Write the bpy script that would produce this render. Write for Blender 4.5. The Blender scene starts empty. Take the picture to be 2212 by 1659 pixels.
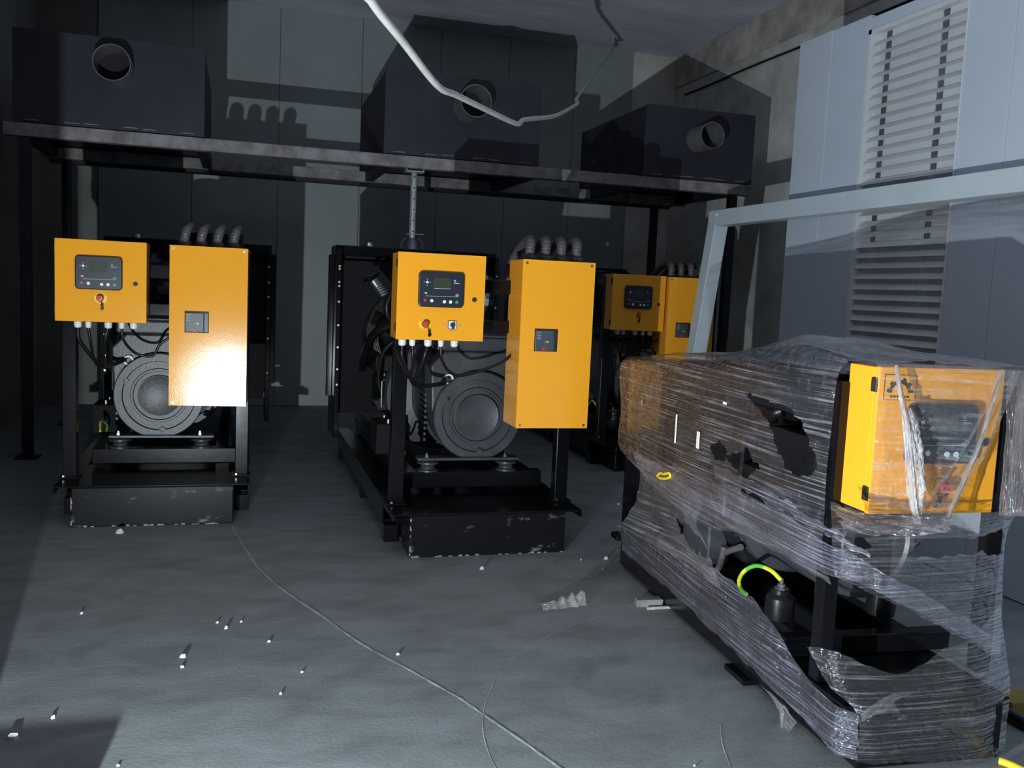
import bpy, bmesh, math, random
from mathutils import Vector, Matrix, noise as mnoise

random.seed(7)
scene = bpy.context.scene
col = scene.collection
PI = math.pi

# ------------------------------------------------------------------ camera
YAW, PITCH, ROLL = math.radians(16.613), math.radians(5.798), math.radians(2.595)
CAM_H = 1.44
fwd = Vector((math.sin(YAW) * math.cos(PITCH), math.cos(YAW) * math.cos(PITCH), -math.sin(PITCH)))
rgt = Vector((math.cos(YAW), -math.sin(YAW), 0.0))
upv = rgt.cross(fwd)
r2 = rgt * math.cos(ROLL) + upv * math.sin(ROLL)
u2 = upv * math.cos(ROLL) - rgt * math.sin(ROLL)
cam_d = bpy.data.cameras.new('camera')
cam = bpy.data.objects.new('camera', cam_d)
col.objects.link(cam)
cam.matrix_world = Matrix(((r2.x, u2.x, -fwd.x, 0), (r2.y, u2.y, -fwd.y, 0), (r2.z, u2.z, -fwd.z, CAM_H), (0, 0, 0, 1)))
cam_d.sensor_width = 36.0
cam_d.lens = 1974.0 / 2212.0 * 36.0
cam_d.clip_start = 0.05
scene.camera = cam

# ------------------------------------------------------------------ light
world = bpy.data.worlds.new('world')
scene.world = world
world.use_nodes = True
world.node_tree.nodes['Background'].inputs[0].default_value = (0.8, 0.9, 1.0, 1)
world.node_tree.nodes['Background'].inputs[1].default_value = 0.03
LIGHT = Vector((-0.515, 1.16, 0.26))
ld = bpy.data.lights.new('torch_light', 'POINT')
ld.energy = 620.0
ld.color = (0.84, 0.95, 1.0)
ld.shadow_soft_size = 0.010
lo = bpy.data.objects.new('torch_light', ld)
col.objects.link(lo)
lo.location = LIGHT

scene.view_settings.view_transform = 'Standard'
scene.view_settings.look = 'None'
scene.view_settings.gamma = 1.0
scene.view_settings.use_curve_mapping = False
scene.view_settings.exposure = 0.0


# ------------------------------------------------------------------ materials
def mat(name, color, rough=0.5, metal=0.0, vary=0.0, vscale=6.0, bump=0.0, bscale=40.0, color2=None, spec=0.5,
        stretch=None, coat=0.0, detail=6.0, rvary=0.0, lo_hi=(0.38, 0.64)):
    m = bpy.data.materials.new(name)
    m.use_nodes = True
    nt = m.node_tree
    N, L = nt.nodes, nt.links
    p = N['Principled BSDF']
    p.inputs['Base Color'].default_value = (*color, 1)
    p.inputs['Roughness'].default_value = rough
    p.inputs['Metallic'].default_value = metal
    p.inputs['Specular IOR Level'].default_value = spec
    p.inputs['Coat Weight'].default_value = coat
    p.inputs['Coat Roughness'].default_value = 0.08
    tc = N.new('ShaderNodeTexCoord')
    src = tc.outputs['Object']
    if stretch:
        mp = N.new('ShaderNodeMapping')
        mp.inputs['Scale'].default_value = stretch
        L.new(src, mp.inputs['Vector'])
        src = mp.outputs['Vector']
    if vary > 0 or color2:
        n = N.new('ShaderNodeTexNoise')
        n.inputs['Scale'].default_value = vscale
        n.inputs['Detail'].default_value = detail
        n.inputs['Roughness'].default_value = 0.62
        L.new(src, n.inputs['Vector'])
        r = N.new('ShaderNodeValToRGB')
        r.color_ramp.elements[0].position = lo_hi[0]
        r.color_ramp.elements[1].position = lo_hi[1]
        c2 = color2 or tuple(min(1, c * (1 + vary)) for c in color)
        c1 = color if color2 else tuple(c * (1 - vary) for c in color)
        r.color_ramp.elements[0].color = (*c1, 1)
        r.color_ramp.elements[1].color = (*c2, 1)
        L.new(n.outputs['Fac'], r.inputs['Fac'])
        L.new(r.outputs['Color'], p.inputs['Base Color'])
        if rvary:
            mr = N.new('ShaderNodeMapRange')
            mr.inputs['From Min'].default_value = 0.3
            mr.inputs['From Max'].default_value = 0.7
            mr.inputs['To Min'].default_value = max(0.03, rough - rvary)
            mr.inputs['To Max'].default_value = min(1, rough + rvary)
            L.new(n.outputs['Fac'], mr.inputs['Value'])
            L.new(mr.outputs['Result'], p.inputs['Roughness'])
    if bump > 0:
        b = N.new('ShaderNodeBump')
        b.inputs['Strength'].default_value = bump
        b.inputs['Distance'].default_value = 0.01
        n2 = N.new('ShaderNodeTexNoise')
        n2.inputs['Scale'].default_value = bscale
        n2.inputs['Detail'].default_value = 5
        L.new(src, n2.inputs['Vector'])
        L.new(n2.outputs['Fac'], b.inputs['Height'])
        L.new(b.outputs['Normal'], p.inputs['Normal'])
    return m


def scuffed(name, color, scuff, rough=0.3, scale=5.0, amount=0.63, bump=0.03, spec=0.5):
    """glossy paint with scattered pale scrapes"""
    m = mat(name, color, rough, bump=bump, bscale=18, spec=spec)
    nt = m.node_tree
    N, L = nt.nodes, nt.links
    p = N['Principled BSDF']
    tc = N.new('ShaderNodeTexCoord')
    mp = N.new('ShaderNodeMapping')
    mp.inputs['Scale'].default_value = (1, 1, 2.2)
    L.new(tc.outputs['Object'], mp.inputs['Vector'])
    a = N.new('ShaderNodeTexNoise')
    a.inputs['Scale'].default_value = scale
    a.inputs['Detail'].default_value = 9
    a.inputs['Roughness'].default_value = 0.7
    L.new(mp.outputs['Vector'], a.inputs['Vector'])
    r = N.new('ShaderNodeValToRGB')
    r.color_ramp.elements[0].position = amount
    r.color_ramp.elements[1].position = amount + 0.1
    r.color_ramp.elements[0].color = (*color, 1)
    r.color_ramp.elements[1].color = (*scuff, 1)
    L.new(a.outputs['Fac'], r.inputs['Fac'])
    L.new(r.outputs['Color'], p.inputs['Base Color'])
    return m


def orange_paint():
    m = mat('orange_paint', (0.90, 0.37, 0.022), 0.145, spec=0.5)
    nt = m.node_tree
    N, L = nt.nodes, nt.links
    p = N['Principled BSDF']
    tc = N.new('ShaderNodeTexCoord')
    n = N.new('ShaderNodeTexVoronoi')
    n.inputs['Scale'].default_value = 260
    L.new(tc.outputs['Object'], n.inputs['Vector'])
    n2 = N.new('ShaderNodeTexNoise')
    n2.inputs['Scale'].default_value = 5
    L.new(tc.outputs['Object'], n2.inputs['Vector'])
    b = N.new('ShaderNodeBump')
    b.inputs['Strength'].default_value = 0.07
    b.inputs['Distance'].default_value = 0.002
    L.new(n.outputs['Distance'], b.inputs['Height'])
    b2 = N.new('ShaderNodeBump')
    b2.inputs['Strength'].default_value = 0.03
    b2.inputs['Distance'].default_value = 0.02
    L.new(n2.outputs['Fac'], b2.inputs['Height'])
    L.new(b.outputs['Normal'], b2.inputs['Normal'])
    L.new(b2.outputs['Normal'], p.inputs['Normal'])
    return m


def film_mat(name, base_alpha=0.10, streak_alpha=0.55, tint=(0.80, 0.80, 0.86), lines=60.0, along=2.0, wrinkle=0.5, gloss=0.10, wrap=False):
    """thin stretched plastic: mostly clear, milky where it is bunched, glossy and wrinkled"""
    m = bpy.data.materials.new(name)
    m.use_nodes = True
    nt = m.node_tree
    N, L = nt.nodes, nt.links
    N.remove(N['Principled BSDF'])
    out = N['Material Output']
    uv = N.new('ShaderNodeTexCoord')
    src = uv.outputs['UV']
    if wrap:   # streaks run straight along the wrapping direction
        sp = N.new('ShaderNodeSeparateXYZ')
        L.new(uv.outputs['Object'], sp.inputs[0])
        sb = N.new('ShaderNodeMath')
        sb.operation = 'SUBTRACT'
        L.new(sp.outputs['Y'], sb.inputs[0])
        L.new(sp.outputs['X'], sb.inputs[1])
        cb_ = N.new('ShaderNodeCombineXYZ')
        L.new(sb.outputs[0], cb_.inputs['X'])
        L.new(sp.outputs['Z'], cb_.inputs['Y'])
        src = cb_.outputs[0]
    mp = N.new('ShaderNodeMapping')
    mp.inputs['Scale'].default_value = (along, lines, 1)
    L.new(src, mp.inputs['Vector'])
    n1 = N.new('ShaderNodeTexNoise')
    n1.inputs['Scale'].default_value = 1.0
    n1.inputs['Detail'].default_value = 4
    n1.inputs['Distortion'].default_value = 0.08
    L.new(mp.outputs['Vector'], n1.inputs['Vector'])
    mp2 = N.new('ShaderNodeMapping')
    mp2.inputs['Scale'].default_value = (3.5, 4.5, 1)
    L.new(src, mp2.inputs['Vector'])
    n2 = N.new('ShaderNodeTexNoise')
    n2.inputs['Scale'].default_value = 1.6
    n2.inputs['Detail'].default_value = 6
    n2.inputs['Distortion'].default_value = 0.7
    L.new(mp2.outputs['Vector'], n2.inputs['Vector'])
    mpb = N.new('ShaderNodeMapping')
    mpb.inputs['Rotation'].default_value = (0, 0, 0.25)
    mpb.inputs['Scale'].default_value = (along * 1.3, lines * 0.8, 1)
    L.new(src, mpb.inputs['Vector'])
    n1b = N.new('ShaderNodeTexNoise')
    n1b.inputs['Scale'].default_value = 1.0
    n1b.inputs['Detail'].default_value = 4
    L.new(mpb.outputs['Vector'], n1b.inputs['Vector'])
    mx = N.new('ShaderNodeMath')
    mx.operation = 'MAXIMUM'
    L.new(n1.outputs['Fac'], mx.inputs[0])
    L.new(n1b.outputs['Fac'], mx.inputs[1])
    mul = N.new('ShaderNodeMath')
    mul.operation = 'MULTIPLY'
    q1 = N.new('ShaderNodeMapRange')
    q1.inputs['From Min'].default_value = 0.54
    q1.inputs['From Max'].default_value = 0.70
    L.new(mx.outputs[0], q1.inputs['Value'])
    q2 = N.new('ShaderNodeMapRange')
    q2.inputs['From Min'].default_value = 0.36
    q2.inputs['From Max'].default_value = 0.62
    q2.inputs['To Min'].default_value = 0.22
    L.new(n2.outputs['Fac'], q2.inputs['Value'])
    L.new(q1.outputs['Result'], mul.inputs[0])
    L.new(q2.outputs['Result'], mul.inputs[1])
    mr = N.new('ShaderNodeMapRange')
    mr.inputs['From Min'].default_value = 0.0
    mr.inputs['From Max'].default_value = 0.75
    mr.inputs['To Min'].default_value = base_alpha
    mr.inputs['To Max'].default_value = streak_alpha
    L.new(mul.outputs[0], mr.inputs['Value'])
    b1 = N.new('ShaderNodeBump')
    b1.inputs['Strength'].default_value = wrinkle
    b1.inputs['Distance'].default_value = 0.02
    L.new(n1.outputs['Fac'], b1.inputs['Height'])
    b2 = N.new('ShaderNodeBump')
    b2.inputs['Strength'].default_value = wrinkle
    b2.inputs['Distance'].default_value = 0.025
    L.new(n2.outputs['Fac'], b2.inputs['Height'])
    L.new(b1.outputs['Normal'], b2.inputs['Normal'])
    mp3 = N.new('ShaderNodeMapping')
    mp3.inputs['Scale'].default_value = (22, 34, 1)
    L.new(src, mp3.inputs['Vector'])
    n3 = N.new('ShaderNodeTexNoise')
    n3.inputs['Scale'].default_value = 1.0
    n3.inputs['Detail'].default_value = 3
    n3.inputs['Distortion'].default_value = 1.0
    L.new(mp3.outputs['Vector'], n3.inputs['Vector'])
    b3 = N.new('ShaderNodeBump')
    b3.inputs['Strength'].default_value = min(1.0, wrinkle * 1.2)
    b3.inputs['Distance'].default_value = 0.02
    L.new(n3.outputs['Fac'], b3.inputs['Height'])
    L.new(b2.outputs['Normal'], b3.inputs['Normal'])
    tr = N.new('ShaderNodeBsdfTransparent')
    df = N.new('ShaderNodeBsdfDiffuse')
    df.inputs['Color'].default_value = (*tint, 1)
    L.new(b2.outputs['Normal'], df.inputs['Normal'])
    tl = N.new('ShaderNodeBsdfTranslucent')
    tl.inputs['Color'].default_value = (*tint, 1)
    gl = N.new('ShaderNodeBsdfGlossy')
    gl.inputs['Roughness'].default_value = 0.09
    gl.inputs['Color'].default_value = (0.95, 0.95, 1, 1)
    L.new(b3.outputs['Normal'], gl.inputs['Normal'])
    m0 = N.new('ShaderNodeMixShader')
    m0.inputs[0].default_value = 0.35
    L.new(df.outputs[0], m0.inputs[1])
    L.new(tl.outputs[0], m0.inputs[2])
    m2 = N.new('ShaderNodeMixShader')
    L.new(mr.outputs['Result'], m2.inputs[0])
    L.new(tr.outputs[0], m2.inputs[1])
    L.new(m0.outputs[0], m2.inputs[2])
    m1 = N.new('ShaderNodeMixShader')
    lw0 = N.new('ShaderNodeLayerWeight')
    lw = N.new('ShaderNodeMath')
    lw.operation = 'POWER'
    lw.inputs[1].default_value = 3.0
    L.new(lw0.outputs['Facing'], lw.inputs[0])
    sc_ = N.new('ShaderNodeMath')
    sc_.operation = 'MULTIPLY_ADD'
    sc_.inputs[1].default_value = 0.5
    sc_.inputs[2].default_value = gloss
    L.new(lw.outputs[0], sc_.inputs[0])
    L.new(sc_.outputs[0], m1.inputs[0])
    L.new(m2.outputs[0], m1.inputs[1])
    L.new(gl.outputs[0], m1.inputs[2])
    L.new(m1.outputs[0], out.inputs['Surface'])
    return m


M = {}
M['floor'] = None
M['ceiling'] = mat('ceiling_concrete', (0.56, 0.57, 0.68), 0.9, color2=(0.82, 0.83, 0.95), vscale=1.3, bump=0.5, bscale=5,
                   stretch=(0.5, 1.6, 1), detail=9)
M['wall_panel'] = mat('wall_panel_paint', (0.33, 0.37, 0.375), 0.45, vary=0.06, vscale=2, bump=0.03, bscale=8)
M['concrete'] = mat('bare_concrete', (0.55, 0.53, 0.49), 0.85, color2=(0.80, 0.79, 0.76), vscale=2.2, bump=0.45, bscale=16, detail=10)
M['concrete_band'] = mat('stained_concrete', (0.40, 0.34, 0.30), 0.9, color2=(0.70, 0.65, 0.61), vscale=3.0, bump=0.5, bscale=12,
                         detail=10)
M['dark_wall'] = mat('grey_plaster', (0.24, 0.24, 0.235), 0.85, vary=0.15, vscale=1.4, bump=0.2, bscale=12)
M['white_panel'] = mat('white_panel_sheet', (0.50, 0.555, 0.64), 0.5, vary=0.03, vscale=1.5, bump=0.02, bscale=6)
M['white_metal'] = mat('white_louver_metal', (0.60, 0.61, 0.64), 0.45, vary=0.04, vscale=3)
M['white_tube'] = mat('white_tube_paint', (0.55, 0.62, 0.66), 0.4, vary=0.05, vscale=3)
M['black'] = scuffed('black_gloss_paint', (0.004, 0.004, 0.0055), (0.02, 0.02, 0.022), 0.17, 4.0, 0.62, spec=0.35)
M['base_black'] = scuffed('scuffed_black_paint', (0.006, 0.006, 0.008), (0.14, 0.14, 0.145), 0.24, 6.0, 0.585, bump=0.02, spec=0.25)
M['bare_edge'] = mat('bare_steel_wear', (0.20, 0.20, 0.205), 0.5, vary=0.3, vscale=30)
M['alternator'] = mat('dark_grey_cast', (0.042, 0.044, 0.052), 0.42, vary=0.2, vscale=9, bump=0.12, bscale=60)
M['engine'] = mat('engine_black', (0.008, 0.008, 0.010), 0.34, spec=0.3, vary=0.25, vscale=8, bump=0.1, bscale=50)
M['steel'] = mat('bright_steel', (0.55, 0.56, 0.58), 0.3, 1.0)
M['rubber'] = mat('black_rubber', (0.008, 0.008, 0.009), 0.35, spec=0.3, bump=0.05, bscale=60)
M['rust_steel'] = mat('mill_scale_steel', (0.14, 0.125, 0.13), 0.6, color2=(0.30, 0.28, 0.29), vscale=7, bump=0.2, bscale=30)
M['dark_steel'] = mat('dark_frame_steel', (0.018, 0.017, 0.023), 0.55, spec=0.3, vary=0.3, vscale=4, bump=0.1, bscale=25)
M['muffler'] = mat('dark_blue_grey_sheet', (0.030, 0.030, 0.043), 0.55, spec=0.3, vary=0.12, vscale=3, bump=0.04, bscale=10)
M['pipe'] = mat('grey_pipe_steel', (0.15, 0.15, 0.165), 0.45, vary=0.2, vscale=8)
M['galv'] = mat('galvanised_tube', (0.38, 0.40, 0.42), 0.45, 0.3, vary=0.15, vscale=14)
M['orange'] = orange_paint()
M['module'] = mat('module_plastic', (0.014, 0.015, 0.024), 0.4)
M['module_face'] = mat('module_face_plastic', (0.018, 0.020, 0.032), 0.35)
M['screen'] = mat('lcd_screen', (0.045, 0.055, 0.035), 0.25)
M['white_plastic'] = mat('white_plastic', (0.78, 0.80, 0.80), 0.4)
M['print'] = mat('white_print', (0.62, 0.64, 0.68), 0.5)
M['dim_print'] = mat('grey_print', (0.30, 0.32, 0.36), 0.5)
M['red'] = mat('red_plastic', (0.55, 0.035, 0.03), 0.4)
M['green'] = mat('green_plastic', (0.03, 0.32, 0.10), 0.4)
M['yellow'] = mat('yellow_plastic', (0.85, 0.58, 0.02), 0.45)
M['ink'] = mat('black_ink', (0.02, 0.018, 0.012), 0.6)
M['breaker'] = mat('breaker_plastic', (0.055, 0.066, 0.085), 0.42)
M['dark_hole'] = mat('cabinet_inside', (0.03, 0.014, 0.003), 0.6)
M['earth'] = mat('earth_wire', (0.62, 0.62, 0.03), 0.4, color2=(0.10, 0.45, 0.05), vscale=7, stretch=(1, 1, 1), lo_hi=(0.49, 0.51))
M['cable_white'] = mat('white_cable', (0.62, 0.61, 0.58), 0.5, vary=0.1, vscale=10)
M['conduit'] = mat('grey_conduit', (0.085, 0.078, 0.080), 0.35)
M['cardboard'] = mat('brown_cardboard', (0.13, 0.065, 0.038), 0.8, vary=0.3, vscale=4)
M['matte_black'] = mat('matte_black_paint', (0.008, 0.008, 0.010), 0.75, spec=0.2)
M['ochre'] = mat('ochre_paint', (0.30, 0.20, 0.04), 0.6, vary=0.3, vscale=6)
M['chip'] = mat('pale_chip', (0.42, 0.42, 0.41), 0.7, vary=0.2, vscale=30)
M['ridge'] = mat('floor_scratch', (0.29, 0.31, 0.315), 0.8, vary=0.25, vscale=10)
M['film'] = film_mat('stretch_film', 0.04, 0.55, tint=(0.60, 0.59, 0.67), lines=150, along=1.3, wrinkle=0.7, gloss=0.13, wrap=True)
M['film_band'] = film_mat('stretch_film_bunched', 0.07, 0.66, tint=(0.58, 0.59, 0.76), lines=170, along=1.0, wrinkle=0.9, gloss=0.2, wrap=True)
M['film_rope'] = film_mat('stretch_film_rope', 0.60, 1.0, tint=(0.97, 0.97, 1.0), lines=8, along=6, wrinkle=1.0, gloss=0.35)
M['film_crumple'] = film_mat('stretch_film_crumpled', 0.10, 0.6, tint=(0.8, 0.8, 0.88), lines=14, along=8, wrinkle=1.0, gloss=0.30)
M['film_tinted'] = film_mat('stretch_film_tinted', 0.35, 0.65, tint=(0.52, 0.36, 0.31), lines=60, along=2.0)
M['film_top'] = film_mat('stretch_film_layers', 0.30, 0.75, tint=(0.5, 0.5, 0.5), lines=40, along=2.0)
M['film_clear'] = film_mat('stretch_film_clear', 0.09, 0.42, lines=36, along=0.9, wrinkle=0.6)
M['film_mid'] = film_mat('stretch_film_mid', 0.03, 0.40, tint=(0.62, 0.62, 0.70), lines=130, along=1.2, wrinkle=0.7, gloss=0.12, wrap=True)
M['film_faint'] = film_mat('stretch_film_faint', 0.03, 0.30, lines=110, along=1.2, wrinkle=0.6, wrap=True)
M['film_scrap'] = film_mat('film_scrap', 0.5, 0.95, tint=(0.55, 0.52, 0.48), lines=6, along=4, wrinkle=0.8)


def floor_material():
    m = mat('floor_concrete', (0.2, 0.2, 0.2), 0.75)
    nt = m.node_tree
    N, L = nt.nodes, nt.links
    p = N['Principled BSDF']
    tc = N.new('ShaderNodeTexCoord')
    mp = N.new('ShaderNodeMapping')
    mp.inputs['Scale'].default_value = (0.8, 1.5, 1)
    mp.inputs['Rotation'].default_value = (0, 0, 0.25)
    L.new(tc.outputs['Object'], mp.inputs['Vector'])
    a = N.new('ShaderNodeTexNoise')
    a.inputs['Scale'].default_value = 3.6
    a.inputs['Detail'].default_value = 9
    a.inputs['Roughness'].default_value = 0.62
    a.inputs['Distortion'].default_value = 0.6
    L.new(mp.outputs['Vector'], a.inputs['Vector'])
    r = N.new('ShaderNodeValToRGB')
    e = r.color_ramp.elements
    e[0].position, e[0].color = 0.34, (0.165, 0.180, 0.184, 1)
    e[1].position, e[1].color = 0.66, (0.250, 0.275, 0.286, 1)
    k = e.new(0.5)
    k.color = (0.212, 0.230, 0.236, 1)
    L.new(a.outputs['Fac'], r.inputs['Fac'])
    L.new(r.outputs['Color'], p.inputs['Base Color'])
    n1 = N.new('ShaderNodeTexNoise')
    n1.inputs['Scale'].default_value = 5
    n1.inputs['Detail'].default_value = 8
    L.new(mp.outputs['Vector'], n1.inputs['Vector'])
    n2 = N.new('ShaderNodeTexNoise')
    n2.inputs['Scale'].default_value = 70
    n2.inputs['Detail'].default_value = 4
    L.new(tc.outputs['Object'], n2.inputs['Vector'])
    b1 = N.new('ShaderNodeBump')
    b1.inputs['Strength'].default_value = 0.05
    b1.inputs['Distance'].default_value = 0.03
    L.new(n1.outputs['Fac'], b1.inputs['Height'])
    b2 = N.new('ShaderNodeBump')
    b2.inputs['Strength'].default_value = 0.22
    b2.inputs['Distance'].default_value = 0.004
    L.new(n2.outputs['Fac'], b2.inputs['Height'])
    L.new(b1.outputs['Normal'], b2.inputs['Normal'])
    L.new(b2.outputs['Normal'], p.inputs['Normal'])
    return m


M['floor'] = floor_material()


# ------------------------------------------------------------------ mesh helpers
class MB:
    def __init__(self):
        self.v, self.f = [], []

    def add(self, verts, faces):
        o = len(self.v)
        self.v += [tuple(p) for p in verts]
        self.f += [tuple(i + o for i in q) for q in faces]
        return self

    def box(self, x0, x1, y0, y1, z0, z1):
        return self.add([(x0, y0, z0), (x1, y0, z0), (x1, y1, z0), (x0, y1, z0), (x0, y0, z1), (x1, y0, z1), (x1, y1, z1), (x0, y1, z1)],
                        [(0, 3, 2, 1), (4, 5, 6, 7), (0, 1, 5, 4), (1, 2, 6, 5), (2, 3, 7, 6), (3, 0, 4, 7)])

    def cyl(self, p0, p1, r0, r1=None, seg=20, cap=True):
        p0, p1 = Vector(p0), Vector(p1)
        r1 = r0 if r1 is None else r1
        d = (p1 - p0).normalized()
        a = d.orthogonal().normalized()
        b = d.cross(a)
        vs = []
        for p, r in ((p0, r0), (p1, r1)):
            for k in range(seg):
                t = 2 * PI * k / seg
                vs.append(p + a * (r * math.cos(t)) + b * (r * math.sin(t)))
        fs = [(k, (k + 1) % seg, seg + (k + 1) % seg, seg + k) for k in range(seg)]
        if cap:
            fs += [tuple(range(seg - 1, -1, -1)), tuple(range(seg, 2 * seg))]
        return self.add(vs, fs)

    def lathe(self, origin, axis, profile, seg=32, start=0.0, end=2 * PI, closed=False):
        """profile: (distance along axis, radius)"""
        o, d = Vector(origin), Vector(axis).normalized()
        a = Vector((0, 0, 1)) if abs(d.z) < 0.9 else Vector((1, 0, 0))
        a = (a - d * a.dot(d)).normalized()
        b = d.cross(a)
        full = abs(end - start - 2 * PI) < 1e-6
        n = seg if full else seg + 1
        vs = []
        for s, r in profile:
            for k in range(n):
                t = start + (end - start) * k / seg
                vs.append(o + d * s + a * (r * math.cos(t)) + b * (r * math.sin(t)))
        fs = []
        m = len(profile)
        for i in range(m if closed else m - 1):
            j = (i + 1) % m
            for k in range(seg):
                k2 = (k + 1) % n
                fs.append((i * n + k, i * n + k2, j * n + k2, j * n + k))
        return self.add(vs, fs)

    def tube(self, pts, r, seg=10, rfun=None):
        pts = [Vector(p) for p in pts]
        rings = []
        prev = None
        for i, p in enumerate(pts):
            t = (pts[min(i + 1, len(pts) - 1)] - pts[max(i - 1, 0)]).normalized()
            if prev is None:
                a = t.orthogonal().normalized()
            else:
                a = (prev - t * prev.dot(t)).normalized()
            prev = a
            b = t.cross(a)
            rr = rfun(i / (len(pts) - 1)) if rfun else r
            rings.append([p + a * (rr * math.cos(2 * PI * k / seg)) + b * (rr * math.sin(2 * PI * k / seg)) for k in range(seg)])
        vs = [q for ring in rings for q in ring]
        fs = []
        for i in range(len(rings) - 1):
            for k in range(seg):
                k2 = (k + 1) % seg
                fs.append((i * seg + k, i * seg + k2, (i + 1) * seg + k2, (i + 1) * seg + k))
        fs.append(tuple(range(seg - 1, -1, -1)))
        fs.append(tuple((len(rings) - 1) * seg + k for k in range(seg)))
        return self.add(vs, fs)

    def prism(self, pts, d):
        """closed outline pts (3-D, planar) pushed along d"""
        d = Vector(d)
        n = len(pts)
        vs = [Vector(p) for p in pts] + [Vector(p) + d for p in pts]
        fs = [tuple(range(n - 1, -1, -1)), tuple(range(n, 2 * n))] + [(k, (k + 1) % n, n + (k + 1) % n, n + k) for k in range(n)]
        return self.add(vs, fs)

    def build(self, name, m, parent=None, smooth=False, bevel=0.0, seg=2, loc=None):
        me = bpy.data.meshes.new(name)
        me.from_pydata(self.v, [], self.f)
        bm = bmesh.new()
        bm.from_mesh(me)
        bmesh.ops.recalc_face_normals(bm, faces=bm.faces)
        if bevel:
            es = [e for e in bm.edges if len(e.link_faces) == 2 and e.calc_face_angle() > 0.6]
            bmesh.ops.bevel(bm, geom=es, offset=bevel, segments=seg, affect='EDGES', profile=0.5, clamp_overlap=True)
        bm.to_mesh(me)
        bm.free()
        if smooth:
            me.shade_smooth()
            me.set_sharp_from_angle(angle=math.radians(38))
        me.materials.append(M[m] if isinstance(m, str) else m)
        o = bpy.data.objects.new(name, me)
        col.objects.link(o)
        if parent is not None:
            o.parent = parent
        if loc is not None:
            o.location = loc
        return o


def copy_of(o, loc, parent=None, rot=None):
    c = o.copy()
    col.objects.link(c)
    c.parent = parent if parent is not None else o.parent
    c.location = loc
    if rot is not None:
        c.rotation_euler = rot
    return c


def spline(pts, n=8):
    """Catmull-Rom through pts"""
    P = [Vector(p) for p in pts]
    P = [P[0] * 2 - P[1]] + P + [P[-1] * 2 - P[-2]]
    out = []
    for i in range(1, len(P) - 2):
        a, b, c, d = P[i - 1], P[i], P[i + 1], P[i + 2]
        for k in range(n):
            t = k / n
            out.append(0.5 * ((2 * b) + (c - a) * t + (2 * a - 5 * b + 4 * c - d) * t * t + (3 * b - a - 3 * c + d) * t ** 3))
    out.append(P[-2])
    return out


def thing(name, label, cat, loc=(0, 0, 0), rz=0.0, group=None):
    o = bpy.data.objects.new(name, None)
    o.empty_display_size = 0.1
    col.objects.link(o)
    o.location = loc
    o.rotation_euler = (0, 0, rz)
    return tag(o, label, cat, group)


def tag(o, label, cat, group=None):
    o['label'] = label
    o['category'] = cat
    if group:
        o['group'] = group
    return o


def struct(o, label=None):
    o['kind'] = 'structure'
    if label:
        o['label'] = label
    return o


def text_verts(s, size):
    cu = bpy.data.curves.new('lettering', 'FONT')
    cu.body = s
    cu.size = size
    cu.align_x = 'CENTER'
    cu.align_y = 'CENTER'
    cu.resolution_u = 3
    o = bpy.data.objects.new('lettering', cu)
    col.objects.link(o)
    dg = bpy.context.evaluated_depsgraph_get()
    me = o.evaluated_get(dg).to_mesh()
    vs = [v.co.copy() for v in me.vertices]
    fs = [tuple(p.vertices) for p in me.polygons]
    o.evaluated_get(dg).to_mesh_clear()
    bpy.data.objects.remove(o)
    bpy.data.curves.remove(cu)
    return vs, fs


# ------------------------------------------------------------------ the room
CEIL = 4.44
YW = 10.816
XR = 5.193
XL = -2.05

b = MB()
b.add([(XL - .3, -2.0, 0), (XR + .2, -2.0, 0), (XR + .2, YW + .2, 0), (XL - .3, YW + .2, 0), (XL - .3, -2.0, -.1), (XR + .2, -2.0, -.1), (XR + .2, YW + .2, -.1), (XL - .3, YW + .2, -.1)],
      [(0, 1, 2, 3), (7, 6, 5, 4), (0, 4, 5, 1), (1, 5, 6, 2), (2, 6, 7, 3), (3, 7, 4, 0)])
floor = struct(b.build('floor', 'floor'), 'scuffed grey concrete floor with pale scratches')

b = MB().box(XL - .3, XR + .2, -2.0, YW + .2, CEIL, CEIL + .1)
struct(b.build('ceiling', 'ceiling'), 'rough grey concrete ceiling slab')

wall_back = struct(MB().box(XL - .3, XR + .2, YW + .02, YW + .2, 0, CEIL).build('wall_back', 'dark_wall'), 'back wall sheeted with pale grey panels')
seams = [-1.493, -0.55, 0.367, 1.276, 2.185, 3.015, 3.846, 4.60]
for a, c in zip(seams[:-1], seams[1:]):
    MB().box(a + .002, c - .002, YW - .012, YW + .02, 0.004, CEIL).build('panel', 'wall_panel', wall_back, bevel=.003)
MB().box(4.60, XR, YW - .05, YW + .02, 0, CEIL).build('concrete_column', 'concrete', wall_back, bevel=.01)

wall_right = struct(MB().box(XR, XR + .2, -2.0, YW + .2, 0, CEIL).build('wall_right', 'concrete'), 'bare concrete wall on the right')
MB().box(XR - .02, XR, 0, YW - .05, 4.06, CEIL).build('ring_beam', 'concrete_band', wall_right, bevel=.008)
MB().tube([(XR - .012, y, 3.936 + .004 * math.sin(y * 3)) for y in [5 + .25 * k for k in range(23)]], 0.012, 8).build('wall_conduit', 'dark_steel', wall_right)
struct(MB().box(XL - .2, XL, -2.0, YW + .2, 0, CEIL).build('wall_left', 'dark_wall'), 'dim plastered wall on the left')
# unseen slab and low block, added to cut the torch light on the left
struct(MB().box(XL, -0.666, 2.28, 2.40, 0, CEIL).build('added_light_blocker', 'dark_steel'), 'added unseen slab blocking the torch light on the left')
struct(MB().box(-1.6, -0.432, 2.14, 2.20, 0, 0.121).build('added_low_blocker_1', 'concrete'), 'added unseen low block shading the near left floor')


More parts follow.
